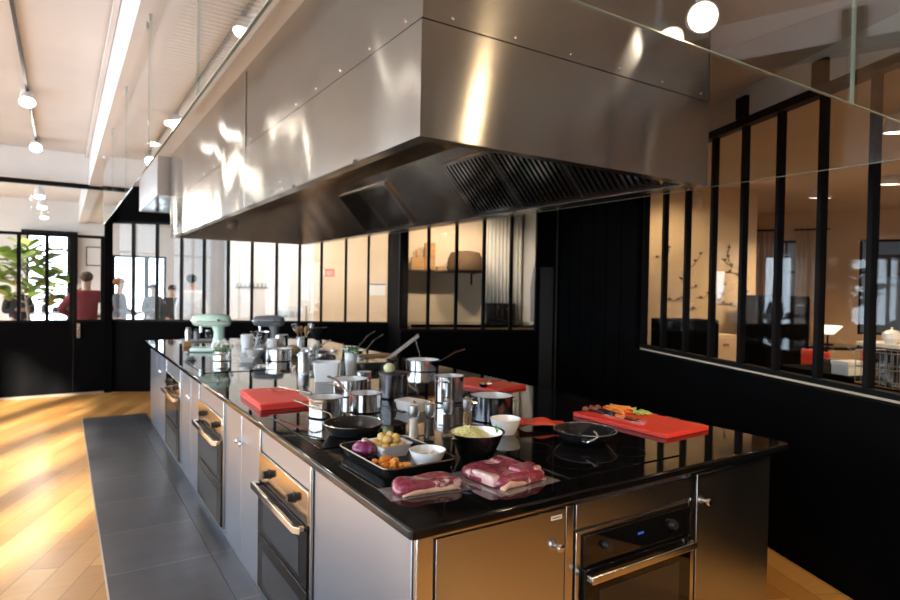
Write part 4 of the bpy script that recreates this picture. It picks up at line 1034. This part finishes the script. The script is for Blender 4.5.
# dark glass footed bowl
db = thing('footed_bowl','dark smoked glass bowl on a white foot at the back right of the utensil holder','bowl',(2.33,6.25,CT))
obj('foot', MB().lathe([(0,0),(.055,0),(.05,.01),(.02,.03),(.018,.055),(0,.06)],28), m_china, db)
obj('bowl', MB().lathe([(0,.06),(.03,.062),(.07,.11),(.10,.20),(.097,.20),(.066,.114),(.028,.068),(0,.067)],36), mat('smoked_glass',(.02,.022,.026),.06), db)
# stack of plates and things in the middle back
for i in range(5):
    p = obj('plate', MB().lathe([(0,.003),(.06,.0),(.075,.004),(.125,.012),(.126,.014),(.075,.008),(0,.006)],40), m_china); p.location=(2.08,5.45,CT+.0085*i); tag(p,'white plate in the stack behind the white tub, %s' % ('lowest','second lowest','middle','second highest','topmost')[i],'plate','stacked white plates')
o=obj('bread_board', MB().prism(rrect(-.14,.14,-.10,.10,.02),0,.02), m_wood, None, bev=.004); o.location=(2.48,5.06,CT); o.rotation_euler=(0,0,.1); tag(o,'brown wooden board behind the leaning grater','wooden board')
pot('saucepan','small steel pot behind the stacked plates with a thin handle rising right','saucepan',2.30,5.33,.07,.08,group='polished saucepans',handle=15,hl=.24,tilt=.45)
pot('saucepan','small steel pot left of the herb vase at the back, thin handle rising right','saucepan',2.22,5.02,.07,.075,group='polished saucepans',handle=10,hl=.24,tilt=.45)
for i,(x,y,m,h,lab) in enumerate(((1.80,4.95,m_ware,.12,'clear glass jar left of the stack of pots at the back'),(1.70,4.72,m_ware,.10,'clear glass jar behind the white tub on its left'),(1.93,4.80,m_ware,.11,'clear glass jar behind the white tub on its right'),(1.53,4.40,m_dull,.15,'grey jar left of the white tub'),(1.66,4.38,m_ware,.13,'clear jar just behind the white tub'),(2.05,4.55,m_paper,.09,'pale jar behind the herb vase'),(1.86,4.38,m_rubber,.10,'black lidded jar between the white tub and the herb vase'))):
    jar(lab,x,y,.042,h,m,m_dull if m is not m_rubber else m_rubber,CT,'jars in the middle','jar','storage_jar')
cw_=obj('bread_roll', MB().blob((0,0,.05),(.075,.06,.05),4,.15,20,12), noisy('bread_crust',(.52,.32,.14),(.72,.52,.30),12,rough=.7)); cw_.location=(1.80,5.50,CT); tag(cw_,'round light brown bread roll among the steel pots at the back','bread')
jar('small clear tumbler beside the upper corner of the red board pair',1.31,3.74,.032,.09,m_ware,m_dull,CT,'jars in the middle','jar','storage_jar')
fbox('white plastic tray beside the low end of the leaning grater',2.10,4.78,-.2,.07,.05,.04)
dk=obj('roasting_tin', MB().prism(rrect(-.17,.17,-.11,.11,.03),0,.065), m_bpan, None, bev=.006); dk.location=(2.07,4.33,CT); dk.rotation_euler=(0,0,-.2); tag(dk,'black roasting tin between the herb vase and the shallow steel pan','roasting tin')
m_vent2 = mat('slicer_plate',(.16,.155,.15),.3,1.)
# mandoline grater leaning on its fold-out leg
gr = thing('mandoline_grater','long steel mandoline slicer propped on its wire leg at the back right','grater',(2.48,4.56,CT),math.radians(-28))
A=Vector((-.20,0,.024)); B=Vector((.13,0,.245)); d=(B-A).normalized(); sdv=Vector((0,1,0)); nr_=d.cross(sdv)
mx=Matrix((d,sdv,-nr_)).transposed().to_4x4(); mx.translation=A; L=(B-A).length
obj('frame', MB().box(0,L,-.06,-.05,0,.018,mx).box(0,L,.05,.06,0,.018,mx).box(0,.02,-.05,.05,0,.012,mx).box(L-.03,L,-.05,.05,0,.016,mx), m_dull, gr, smooth=False)
obj('slide_plate', MB().box(.02,L*.58,-.05,.05,.004,.008,mx).box(L*.60,L-.03,-.05,.05,.007,.011,mx), m_vent2, gr, smooth=False)
obj('blade', MB().box(L*.57,L*.61,-.05,.05,.009,.012,mx), m_chrome, gr, smooth=False)
gr.scale = (.85,1.5,1)
obj('leg', MB().tube([mx@Vector((L-.04,-.052,0)),(.17,-.052,.004),(.17,.052,.004),mx@Vector((L-.04,.052,0))],.005,8), m_cabv, gr)

# ================================================================== ROOM BEHIND THE LEFT PARTITIONS
def skin_mesh(pts, edges, radii, sub=2):
    me = bpy.data.meshes.new('tmp'); me.from_pydata(pts, edges, []); o = bpy.data.objects.new('tmp', me); COL.objects.link(o)
    bm = bmesh.new(); bm.from_mesh(me); bm.verts.layers.skin.verify(); bm.to_mesh(me); bm.free()
    for i, r in enumerate(radii):
        me.skin_vertices[0].data[i].radius = (r, r) if not isinstance(r, tuple) else r
        me.skin_vertices[0].data[i].use_root = (i == 0)
    o.modifiers.new('s','SKIN'); sb = o.modifiers.new('u','SUBSURF'); sb.levels = sub; sb.render_levels = sub
    dg = bpy.context.evaluated_depsgraph_get(); ev = o.evaluated_get(dg); m2 = bpy.data.meshes.new_from_object(ev)
    bpy.data.objects.remove(o); bpy.data.meshes.remove(me)
    return m2
def put_mesh(name, me, m, parent, ys=.82):
    for v in me.vertices: v.co.y *= ys
    me.materials.clear(); me.materials.append(m); me.polygons.foreach_set('use_smooth',[True]*len(me.polygons)); me.name = name
    o = bpy.data.objects.new(name, me); COL.objects.link(o); o.parent = parent; return o
def person(label, x, y, rz, H, shirt, trousers, hair, pose='down'):
    o = thing('person', label, 'person', (x,y,0), rz)             # faces local -y
    s = H/1.75; V=[];E_=[];R=[]
    def add(p, r, par=None):
        V.append(tuple(c*s for c in p)); R.append(r*s if not isinstance(r,tuple) else (r[0]*s,r[1]*s)); i=len(V)-1
        if par is not None: E_.append((par,i))
        return i
    pel=add((0,0,.95),.135); wa=add((0,0,1.10),.125,pel); ch=add((0,.01,1.30),.145,wa); nb=add((0,.01,1.46),.075,ch); nk=add((0,0,1.53),.055,nb)
    hd0=add((0,-.015,1.60),.078,nk); hd1=add((0,-.01,1.68),.082,hd0); add((0,0,1.72),.055,hd1)
    add((0,-.105,1.625),.014,hd0)
    arms={}
    for sd in (-1,1):
        sh=add((sd*.17,.01,1.40),.062,ch)
        if pose=='akimbo': el=(sd*.36,.06,1.17); wr=(sd*.20,-.09,1.06); hdp=(sd*.15,-.10,1.03)
        elif pose=='fold': el=(sd*.25,-.02,1.12); wr=(sd*.05,-.22,1.15); hdp=(-sd*.03,-.23,1.16)
        elif pose=='reach': el=(sd*.25,-.03,1.13); wr=(sd*.22,-.28,1.08); hdp=(sd*.20,-.36,1.08)
        else: el=(sd*.23,.03,1.12); wr=(sd*.24,-.04,.88); hdp=(sd*.24,-.05,.80)
        ei=add(el,.042,sh); wi=add(wr,.028,ei); hi=add(hdp,.032,wi)
        d=(Vector(hdp)-Vector(wr)).normalized(); sx=d.cross(Vector((0,1,0))); sx = sx.normalized() if sx.length>.1 else Vector((1,0,0))
        for k,(q,L) in enumerate(((-.026,.055),(-.009,.068),(.009,.064),(.026,.05))):
            a=Vector(hdp)+d*.035+sx*q; f1=add(a,.010,hi); add(a+d*L+Vector((0,-.012,0)),.008,f1)
        add(Vector(hdp)+sx*(-sd*.045)+d*.01,.010,hi)
        arms[sd]=((sd*.17,.01,1.40),el,wr)
        hp=add((sd*.09,0,.88),.095,pel); kn=add((sd*.10,-.01,.50),.060,hp); an=add((sd*.10,.015,.10),.042,kn); ft=add((sd*.11,-.03,.045),.042,an); add((sd*.12,-.16,.032),.030,ft)
    put_mesh('body', skin_mesh(V,E_,R), m_skin, o)
    V=[];E_=[];R=[]
    a=add((0,0,.90),.172); b=add((0,0,1.10),.168,a); c=add((0,.01,1.30),.190,b); add((0,.01,1.47),.078,c)
    for sd in (-1,1):
        p=arms[sd]; q1=add(p[0],.088,c); q2=add(p[1],.066,q1); add(Vector(p[2])*.92+Vector(p[1])*.08,.042,q2)
    put_mesh('shirt', skin_mesh(V,E_,R), shirt, o)
    V=[];E_=[];R=[]
    a=add((0,0,.95),.146)
    for sd in (-1,1):
        q1=add((sd*.09,0,.86),.108,a); q2=add((sd*.10,-.01,.50),.075,q1); add((sd*.10,.012,.09),.06,q2)
    put_mesh('trousers', skin_mesh(V,E_,R), trousers, o)
    mb=MB().blob((0,.012*s,1.695*s),(.094*s,.112*s,.085*s),3,.08,18,10); mb.v=[(p[0],p[1],p[2]) if (p[2]>1.66*s or p[1]>0) else (p[0],p[1]*.7,max(p[2],1.665*s)) for p in mb.v]
    obj('hair', mb, hair, o, angle=80)
    for sd in (-1,1):
        obj('eye', MB().blob((sd*.032*s,-.073*s,1.645*s),(.010*s,.006*s,.007*s),0,0,8,6), m_ink, o)
        obj('shoe', MB().blob((sd*.115*s,-.06*s,.04*s),(.05*s,.13*s,.042*s),1,.05,14,8), m_rubber, o)
    return o
def cloth(n,c): return noisy(n,tuple(v*.85 for v in c),c,9,rough=.85,bs=.2)
c_red=cloth('maroon_knit',(.24,.018,.035)); c_dark=cloth('charcoal_cloth',(.022,.024,.03)); c_white=cloth('white_cotton',(.84,.83,.83)); c_gr=cloth('grey_cloth',(.16,.17,.19)); c_blue=cloth('navy_cloth',(.03,.035,.06))
h_dk=cloth('dark_hair',(.02,.014,.01)); h_gi=cloth('ginger_hair',(.34,.13,.04)); h_br=cloth('brown_hair',(.08,.045,.025))
person('person in a maroon jumper seen from behind the black glazed door, hands on hips',.32,10.95,PI,1.69,c_red,c_gr,h_br,'akimbo')
person('person in dark clothes with ginger hair standing beside the leafy potted tree',-.66,13.3,.4,1.57,c_dark,c_dark,h_gi,'fold')
person('person in a dark jacket reaching forward, right behind the black corner post',.88,12.4,1.2,1.62,c_gr,c_dark,h_gi,'reach')
person('person in dark patterned clothes before the bright rear window',1.60,13.9,.3,1.52,c_gr,c_dark,h_dk,'fold')
person('person in a white shirt with short dark hair, seen from behind',1.98,11.75,PI-.2,1.70,c_white,c_dark,h_dk,'down')
person('person in black clothes half hidden behind the person in the white shirt',1.92,13.6,.2,1.50,c_dark,c_dark,h_dk,'down')
# fiddle leaf fig
fg = thing('potted_fig','tall potted fig tree with large green leaves behind the black folding doors','potted tree',(-.50,12.5,0))
obj('pot', MB().lathe([(0,0),(.20,0),(.26,.42),(.27,.45),(.24,.45),(.19,.06),(0,.05)],32), m_whitep, fg)
obj('soil', MB().cyl((0,0),.235,.36,.40,28), m_soil, fg)
tk=MB(); lf=MB(); R_=random.Random(11)
tk.tube([(0,0,.38),(.03,0,.9),(-.02,.02,1.35),(.0,0,1.75)],[.03,.025,.022,.015],8)
ends=[]
for k in range(12):
    a=k*2.4+.3; z=1.10+k*.075; L=.62 if k<8 else .40; e=Vector((math.cos(a)*L,math.sin(a)*L*.7,z+.25)); tk.tube([(0,0,z),e*.5+Vector((0,0,z*.5+.02)),e],[.014,.011,.008],6); ends.append((Vector((0,0,z)),e))
for st_,e in ends:
    for j in range(9):
        t=R_.uniform(.4,1.05); p=st_.lerp(e,t); a=R_.random()*2*PI; d=Vector((math.cos(a),math.sin(a),R_.uniform(-.35,.7))).normalized(); L=R_.uniform(.26,.40); w=d.cross(Vector((0,0,1))).normalized()*L*.36; n_=w.cross(d).normalized()
        vs=[p];sec=[(.15,.35),(.4,.75),(.7,1.0),(.9,.7)]
        for u,v_ in sec: vs += [p+d*L*u+w*v_+n_*.02, p+d*L*u-n_*.015*(1), p+d*L*u-w*v_+n_*.02]
        vs.append(p+d*L-n_*.03); f=[(0,1,2),(0,2,3)]
        for q in range(3):
            b_=1+3*q; f += [(b_,b_+3,b_+4,b_+1),(b_+1,b_+4,b_+5,b_+2)]
        f += [(10,13,11),(11,13,12)]; lf.add(vs,f)
obj('trunk', tk, m_bark, fg); obj('foliage', lf, m_leaf, fg, angle=80, weld=False)
# table with small things behind the doors
tb=thing('side_table','white table behind the black doors, below the fig leaves','table',(.0,14.2,0))
obj('tabletop', bx(-.7,.7,-.35,.35,.92,.96), m_whitep, tb, bev=.004)
for sx in (-.62,.62):
    for sy in (-.28,.28): obj('leg', bx(sx-.025,sx+.025,sy-.025,sy+.025,0,.92), m_whitep, tb)
for i,(x,h) in enumerate(((-.28,.16),(-.10,.10),(.12,.14))):
    jar('dark jar on the white table behind the doors, %s'%('left one','low middle one','right one')[i],x,14.1,.06,h,m_rubber,m_grey,.961,'jars on the white table')
ps=thing('picture_frame','small framed picture hanging on the rear wall right of the doors','picture',(.62,16.19,2.15)); obj('frame', MB().box(-.16,.16,-.02,0,-.22,-.20).box(-.16,.16,-.02,0,.20,.22).box(-.16,-.14,-.02,0,-.20,.20).box(.14,.16,-.02,0,-.20,.20), m_blackm, ps, smooth=False); obj('sheet', bx(-.14,.14,-.008,0,-.20,.20), m_paper, ps, smooth=False)
# cloakroom wall fittings
CWa=math.atan2(12.15-12.9,4.42-2.95)
def cw(x,z,off=-.002): p=loc2((2.95,12.9),CWa,x,off,z); return p
rk=thing('hook_rail','dark rail of coat hooks on the white cloakroom wall','coat hooks',cw(.40,1.50),CWa)
obj('rail', bx(-.33,.33,-.02,0,-.012,.012), m_grey, rk, smooth=False)
for k in range(8): obj('hook', MB().tube([(-.29+.083*k,-.018,0),(-.29+.083*k,-.05,-.01),(-.29+.083*k,-.055,.05),(-.29+.083*k,-.045,.085)],.007,6), m_blackm, rk)
rd=thing('radiator','white grilled radiator low on the cloakroom wall','radiator',cw(1.18,.72),CWa)
obj('body', bx(-.32,.32,-.10,0,0,.42), m_white, rd, bev=.006)
for k in range(4): obj('vent_slot', bx(-.24+.125*k,-.14+.125*k,-.103,-.10,.17,.30), m_dull, rd, smooth=False)
sg=thing('wall_sign','red and white sign on the corridor wall','sign',loc2((4.42,12.15),math.atan2(-1.45,2.98),.28,-.002,1.83),math.atan2(-1.45,2.98))
obj('plate', bx(-.14,.14,-.012,0,-.075,.075), m_sign, sg, smooth=False); obj('white_panel', bx(-.135,-.05,-.014,-.012,-.065,.065), m_paper, sg, smooth=False)
mb=MB()
for z in (.03,-.005,-.04): mb.box(-.03,.12,-.0135,-.012,z-.008,z+.008)
obj('print_lines', mb, m_paper, sg, smooth=False)
pn=thing('wall_notice','grey notice board on the corridor wall','notice',loc2((4.42,12.15),math.atan2(-1.45,2.98),1.30,-.002,1.50),math.atan2(-1.45,2.98))
obj('board', bx(-.19,.19,-.015,0,-.13,.13), m_whitep, pn, smooth=False); obj('strip', bx(-.19,.19,-.017,-.015,.09,.12), m_grey, pn, smooth=False)
sp_=thing('soap_dispenser','white rounded dispenser on the corridor wall at the right','dispenser',loc2((4.42,12.15),math.atan2(-1.45,2.98),1.98,-.085,1.25),math.atan2(-1.45,2.98))
obj('body', MB().lathe([(0,-.16),(.05,-.15),(.07,-.05),(.07,.10),(.055,.17),(0,.18)],20), m_whitep, sp_); obj('bracket', bx(-.03,.03,.05,.07,-.05,.05), m_grey, sp_)

# ================================================================== PANTRY BEHIND THE MIDDLE GLAZING
def mp_(x,y,z): return loc2(MP,Ma,x,y,z)
sh=thing('wall_shelf','long dark wooden shelf of wooden ware on the pantry wall','shelf',mp_(.67,1.40,1.80),Ma)
obj('plank', bx(-.60,.62,-.14,.145,-.03,0), noisy('dark_wood',(.035,.022,.014),(.06,.038,.024),6,rough=.5,stretch=(8,1,1)), sh, bev=.003)
for x in (-.5,.5): obj('bracket', MB().box(x-.012,x+.012,-.12,.146,-.045,-.03).box(x-.012,x+.012,.13,.146,-.2,-.045), m_blackm, sh, smooth=False)
def onshelf(name,label,cat,x,mb,m,group=None,y=1.38):
    o=obj(name,mb,m,None,bev=0); o.location=mp_(x,y,1.8005); o.rotation_euler=(0,0,Ma); return tag(o,label,cat,group)
onshelf('wooden_box','wooden box at the left end of the pantry shelf','box',.13,bx(-.08,.08,-.07,.07,0,.20),m_wood)
onshelf('wooden_box','square wooden box with a knob, second on the pantry shelf','box',.36,MB().box(-.09,.09,-.07,.07,0,.17).lathe([(.0,.17),(.025,.17),(.03,.22),(.018,.27),(0,.29)],14),m_wood)
onshelf('wooden_box','tall wooden block, third on the pantry shelf','box',.53,bx(-.07,.07,-.07,.07,0,.38),m_wood)
onshelf('wicker_basket','large round brown wicker basket upside down on the pantry shelf','basket',1.02,MB().lathe([(0,0),(.245,0),(.255,.03),(.245,.16),(.20,.25),(.10,.27),(0,.275)],36),noisy('wicker',(.09,.05,.025),(.20,.12,.055),60,rough=.8,bs=.6,bd=.01,stretch=(1,1,6)),y=1.27)
onshelf('wooden_board','flat wooden board lying between block and basket on the pantry shelf','wooden board',.68,bx(-.05,.05,-.09,.09,0,.05),m_wood)
ct=thing('pantry_counter','dark counter running along the pantry wall','counter',mp_(.95,1.22,0),Ma)
obj('counter_top', bx(-.72,.98,-.31,.325,1.02,1.06), m_granite, ct, bev=.003); obj('cupboard', bx(-.70,.96,-.28,.32,0,1.02), m_wood, ct, smooth=False)
mo=thing('table_oven','black table oven with a silver handle on the pantry counter','oven',mp_(1.50,1.22,1.0605),Ma)
obj('body', bx(-.21,.21,-.17,.17,.015,.29), m_bpan, mo, bev=.006)
for sx in (-.17,.17):
    for sy in (-.13,.13): obj('foot', MB().cyl((sx,sy),.015,0,.016,10), m_rubber, mo)
obj('handle', MB().tube([(-.15,-.17,.215),(-.15,-.20,.215),(.15,-.20,.215),(.15,-.17,.215)],.007,8), m_chrome, mo); obj('door_glass', bx(-.17,.17,-.173,-.17,.05,.19), m_hob, mo, smooth=False)
# slatted curtain panel
cu=thing('curtain','pale pleated curtain hanging at the right of the pantry wall','curtain',mp_(1.62,1.48,0),Ma)
vs=[];fs=[];n=60
for i in range(n+1):
    x=-.28+.56*i/n; y=.030*math.sin(i*PI/3.0); vs+=[(x,y,1.08),(x,y*.9,2.75)]
for i in range(n): fs.append((2*i,2*i+2,2*i+3,2*i+1))
k_=obj('fabric', MB().add(vs,fs), m_paper, cu, angle=80); md=k_.modifiers.new('solid','SOLIDIFY'); md.thickness=.003
obj('rod', MB().tube([(-.31,0,2.76),(.31,0,2.76)],.012,8), m_blackm, cu)
pj_=thing('hanging_apron','grey blue apron hanging on the pantry side wall','apron',mp_(1.90,.80,1.10),Ma)
obj('cloth', MB().prism([(-.20,0),(.20,0),(.22,.5),(.10,.75),(-.10,.75),(-.22,.5)],0,.03,'x'), cloth('apron_cloth',(.28,.31,.36)), pj_, bev=.01)
obj('strap', MB().tube([(.012,-.1,.74),(.02,0,.95),(.012,.1,.74)],.008,6), m_dull, pj_)
for i,x in enumerate((.45,1.05)):
    s_=mp_(x,.40,2.72); spot(tuple(s_),'warm ceiling spotlight in the pantry, %s'%('left','right')[i],tuple(mp_(x,1.5,.9)),62,(1,.8,.58),'pantry spotlights',m_lens,r=.05,ceil=CR,cone=120)

# ================================================================== DINING ROOM ON THE RIGHT
for i,(x,y,z,t_) in enumerate(((7.39,3.60,2.66,'left of the two nearest'),(8.07,3.165,2.83,'right of the two nearest'),(12.3,4.95,2.64,'far right'),(10.9,5.85,2.56,'far middle'),(6.1,4.35,2.55,'in front of the mural'),(5.2,2.0,2.75,'close to the glazing'),(6.0,.6,2.75,'near the near end of the room'))):
    spot((x,y,z),'warm ceiling spotlight in the dining room, %s'%t_,(x+.2,y+.3,0) if i!=4 else (6.6,5.0,1.6),120 if i!=4 else 40,WARM,'dining room spotlights',m_lens,r=.11 if i<2 else .09,ceil=CR,cone=130)
for i,(x,y) in enumerate(((4.6,-.2),(3.6,-1.6),(9.6,2.6))):
    spot((x,y,2.75),'warm ceiling spotlight in the dining room beyond the frame, %s'%('first','second','third')[i],(x+.2,y+.2,0),120,WARM,'dining room spotlights',m_lens,r=.09,ceil=CR,cone=130)
# mural branches painted on the wall
Mu=math.atan2(4.56-5.52,7.75-5.42)
mu=thing('wall_mural','dark branching floral drawing on the tan dining room wall','mural',loc2((5.42,5.52),Mu,0,-.006,0),Mu)
mb=MB(); R_=random.Random(21)
for k in range(22):
    x=R_.uniform(.5,2.3); z=R_.uniform(1.2,2.2); a=R_.uniform(0,2*PI); pts=[]
    for j in range(7):
        pts.append((x,-.001*(k%3),z)); a+=R_.uniform(-.7,.7); x+=math.cos(a)*.06; z+=math.sin(a)*.06
    mb.tube(pts,[.010-.001*j for j in range(7)],5,flat=.25)
    for j in range(3):
        p=pts[1+2*j]; mb.blob((p[0],0,p[2]+.02),(.026,.003,.014),k,.2,8,5)
o=obj('branches', mb, m_ink, mu, weld=False); o['kind']='stuff'
def cabinet(name,label,x,y,rz,w,d,h,m,nd=2):
    o=thing(name,label,'cabinet',(x,y,0),rz)
    obj('body', bx(-w/2,w/2,-d/2,d/2,.05,h), m, o, bev=.004); obj('base', bx(-w/2+.03,w/2-.03,-d/2+.03,d/2-.03,0,.05), m_rubber, o, smooth=False)
    for k in range(nd):
        a=-w/2+w*k/nd+.006; b=-w/2+w*(k+1)/nd-.006; dd=obj('door', bx(a,b,-d/2-.018,-d/2,.08,h-.03), m, o, bev=.002)
        obj('handle', bx((a+b)/2-.04,(a+b)/2+.04,-d/2-.03,-d/2-.018,h-.12,h-.105), m_chrome, dd)
    return o
Dn=math.atan2(-.387,.922)
cabinet('black_cabinet','low black cabinet standing before the mural wall',6.35,4.62,Mu,.62,.45,1.22,m_black)
cabinet('tall_cabinet','tall black cabinet behind the right glazing, in the middle of the dining room',7.55,4.20,Dn,.60,.5,1.52,m_black)
cabinet('white_cabinet','low white cabinet right of the black one by the mural',6.98,4.62,Mu,.42,.40,1.02,m_beige,1)
# bar counter and food
bc=thing('buffet_counter','pale topped buffet counter at the far right of the dining room','counter',(7.35,2.35,0),Dn)
obj('counter_top', bx(-.75,1.6,-.30,.30,1.04,1.08), m_paper, bc, bev=.004); obj('base', bx(-.70,1.55,-.24,.26,0,1.04), m_black, bc, smooth=False)
m_yel=noisy('lemon_skin',(.75,.55,.06),(.85,.68,.15),30,rough=.4)
for i in range(5):
    p=loc2((7.35,2.35),Dn,-.52+.11*i,-.05+.06*(i%2),1.08); o=obj('lemon', MB().blob((0,0,.036),(.045,.036,.036),i,.06,14,10), m_yel); o.location=p; o.rotation_euler=(0,0,i*1.3); tag(o,'yellow lemon in the row on the buffet counter','lemon','lemons on the buffet counter')
for i,(u,v_) in enumerate(((.12,0),(.34,-.08),(.55,.05))):
    p=loc2((7.35,2.35),Dn,u,v_,1.08); bowl('white serving bowl on the buffet counter, %s from the left'%('first','second','third')[i],p.x,p.y,.10,.07,1.08,m_china,'serving bowls')
tp=thing('teapot','round white teapot at the left end of the buffet counter','teapot',tuple(loc2((7.35,2.35),Dn,-.64,0,1.08)))
obj('body', MB().lathe([(0,0),(.05,0),(.085,.05),(.08,.10),(.04,.13),(0,.135)],24), m_china, tp); obj('spout', MB().tube([(.07,0,.05),(.12,0,.08),(.135,0,.12)],[.018,.012,.009],8), m_china, tp); obj('lid_knob', MB().blob((0,0,.147),(.013,.013,.013),0,0,10,8), m_china, tp)
scn=thing('screen','black flat screen hanging on a post above the buffet counter','screen',(8.25,3.0,1.89),Dn-.35)
obj('panel', bx(-.34,.34,-.02,.02,-.13,.13), m_bpan, scn, bev=.004); obj('mount', MB().tube([(0,.03,.0),(0,.03,CR-1.89)],.02,8), m_blackm, scn)
# red chairs and dark chairs
def chair(label,x,y,rz,m,name='dining_chair'):
    o=thing(name,label,'chair',(x,y,0),rz,'dining room chairs')
    obj('seat', bx(-.22,.22,-.22,.22,.43,.48), m, o, bev=.012); obj('backrest', bx(-.22,.22,.19,.225,.55,.92), m, o, bev=.012)
    for sx in (-.2,.2):
        obj('leg', MB().tube([(sx,-.2,0),(sx,-.19,.44)],.014,8), m_blackm, o); obj('leg', MB().tube([(sx,.23,0),(sx,.2,.44),(sx,.207,.9)],.014,8), m_blackm, o)
    return o
chair('red dining chair left of the pair behind the right glazing',7.25,3.35,1.1,m_red); chair('red dining chair right of the pair behind the right glazing',7.75,2.95,1.1,m_red)
chair('black dining chair before the red pair, nearest the glazing',6.5,3.05,2.4,m_rubber); chair('black dining chair behind the red pair',8.95,3.35,.6,m_rubber)
dt=thing('dining_table','dark round dining table with a white lamp bowl on it','table',(8.55,4.05,0))
obj('tabletop', MB().cyl((0,0),.42,.84,.88,36), m_bpan, dt); obj('pedestal', MB().cyl((0,0),.04,.03,.84,16), m_blackm, dt); obj('foot', MB().cyl((0,0),.25,0,.03,28), m_blackm, dt)
tl=thing('table_lamp','small table lamp with a white shade on the dark round table','lamp',(8.55,4.02,.8805))
obj('base', MB().lathe([(0,0),(.07,0),(.07,.012),(.012,.02),(.012,.16),(0,.16)],20), m_blackm, tl); obj('shade', MB().lathe([(.07,.14),(.17,.25),(.165,.25),(.065,.143)],28), mat('lamp_shade',(.9,.85,.75),.6,emit=(1,.9,.7),estr=1.6), tl)
pbx=thing('carton','white carton on the low black bench behind the right glazing','carton',(5.55,2.42,.8805),-.3); obj('box', bx(-.12,.12,-.08,.08,0,.11), m_paper, pbx, bev=.003); obj('lid', bx(-.124,.124,-.084,.084,.085,.113), m_whitep, pbx, bev=.002)
bn=thing('bench','low black bench along the inside of the right glazing','bench',(5.35,2.25,0),Ra)
obj('top', bx(-.9,.9,-.05,.45,.84,.88), m_black, bn, smooth=False); obj('base', bx(-.86,.86,.0,.42,0,.84), m_black, bn, smooth=False)
def crate(label,x,y,z,rz):
    o=thing('glass_rack',label,'rack',(x,y,z),rz,'wire racks on the bench'); mb=MB()
    for zz in (.006,.13,.25):
        mb.tube([(-.16,-.13,zz),(.16,-.13,zz),(.16,.13,zz),(-.16,.13,zz),(-.16,-.13,zz)],.005,6)
    for k in range(7):
        for sy in (-.13,.13): mb.tube([(-.16+.053*k,sy,.006),(-.16+.053*k,sy,.25)],.003,5)
    obj('wire_frame', mb, m_dull, o, weld=False)
    for i in range(3):
        for j in range(2):
            g=obj('tumbler', MB().lathe([(0,.012),(.032,.012),(.04,.16),(.037,.16),(.03,.016),(0,.016)],16,(-.1+.1*i,-.055+.11*j)), m_ware, o)
    return o
crate('wire rack of glasses on the bench at the far right edge, left one',5.12,1.98,.8805,Ra); crate('wire rack of glasses on the bench at the far right edge, right one',4.99,1.64,.8805,Ra)
for i,(u) in enumerate((1.55,2.3,4.6,5.9)):
    c2=thing('curtain','pale full length curtain in the dining room, %s along the far wall'%('first','second','third','fourth')[i],'curtain',tuple(loc2(DP,Da,u,-.12,0)),Da,'dining room curtains')
    vs=[];fs=[];n=36
    for k in range(n+1):
        x=-.22+.44*k/n; y=.04*math.sin(k*PI/3.0); vs+=[(x,y,.03),(x,y*.8,2.6)]
    for k in range(n): fs.append((2*k,2*k+2,2*k+3,2*k+1))
    q=obj('fabric', MB().add(vs,fs), m_beige, c2, angle=80); md=q.modifiers.new('solid','SOLIDIFY'); md.thickness=.004
    obj('rod', MB().tube([(-.26,0,2.62),(.26,0,2.62)],.014,8), m_blackm, c2)
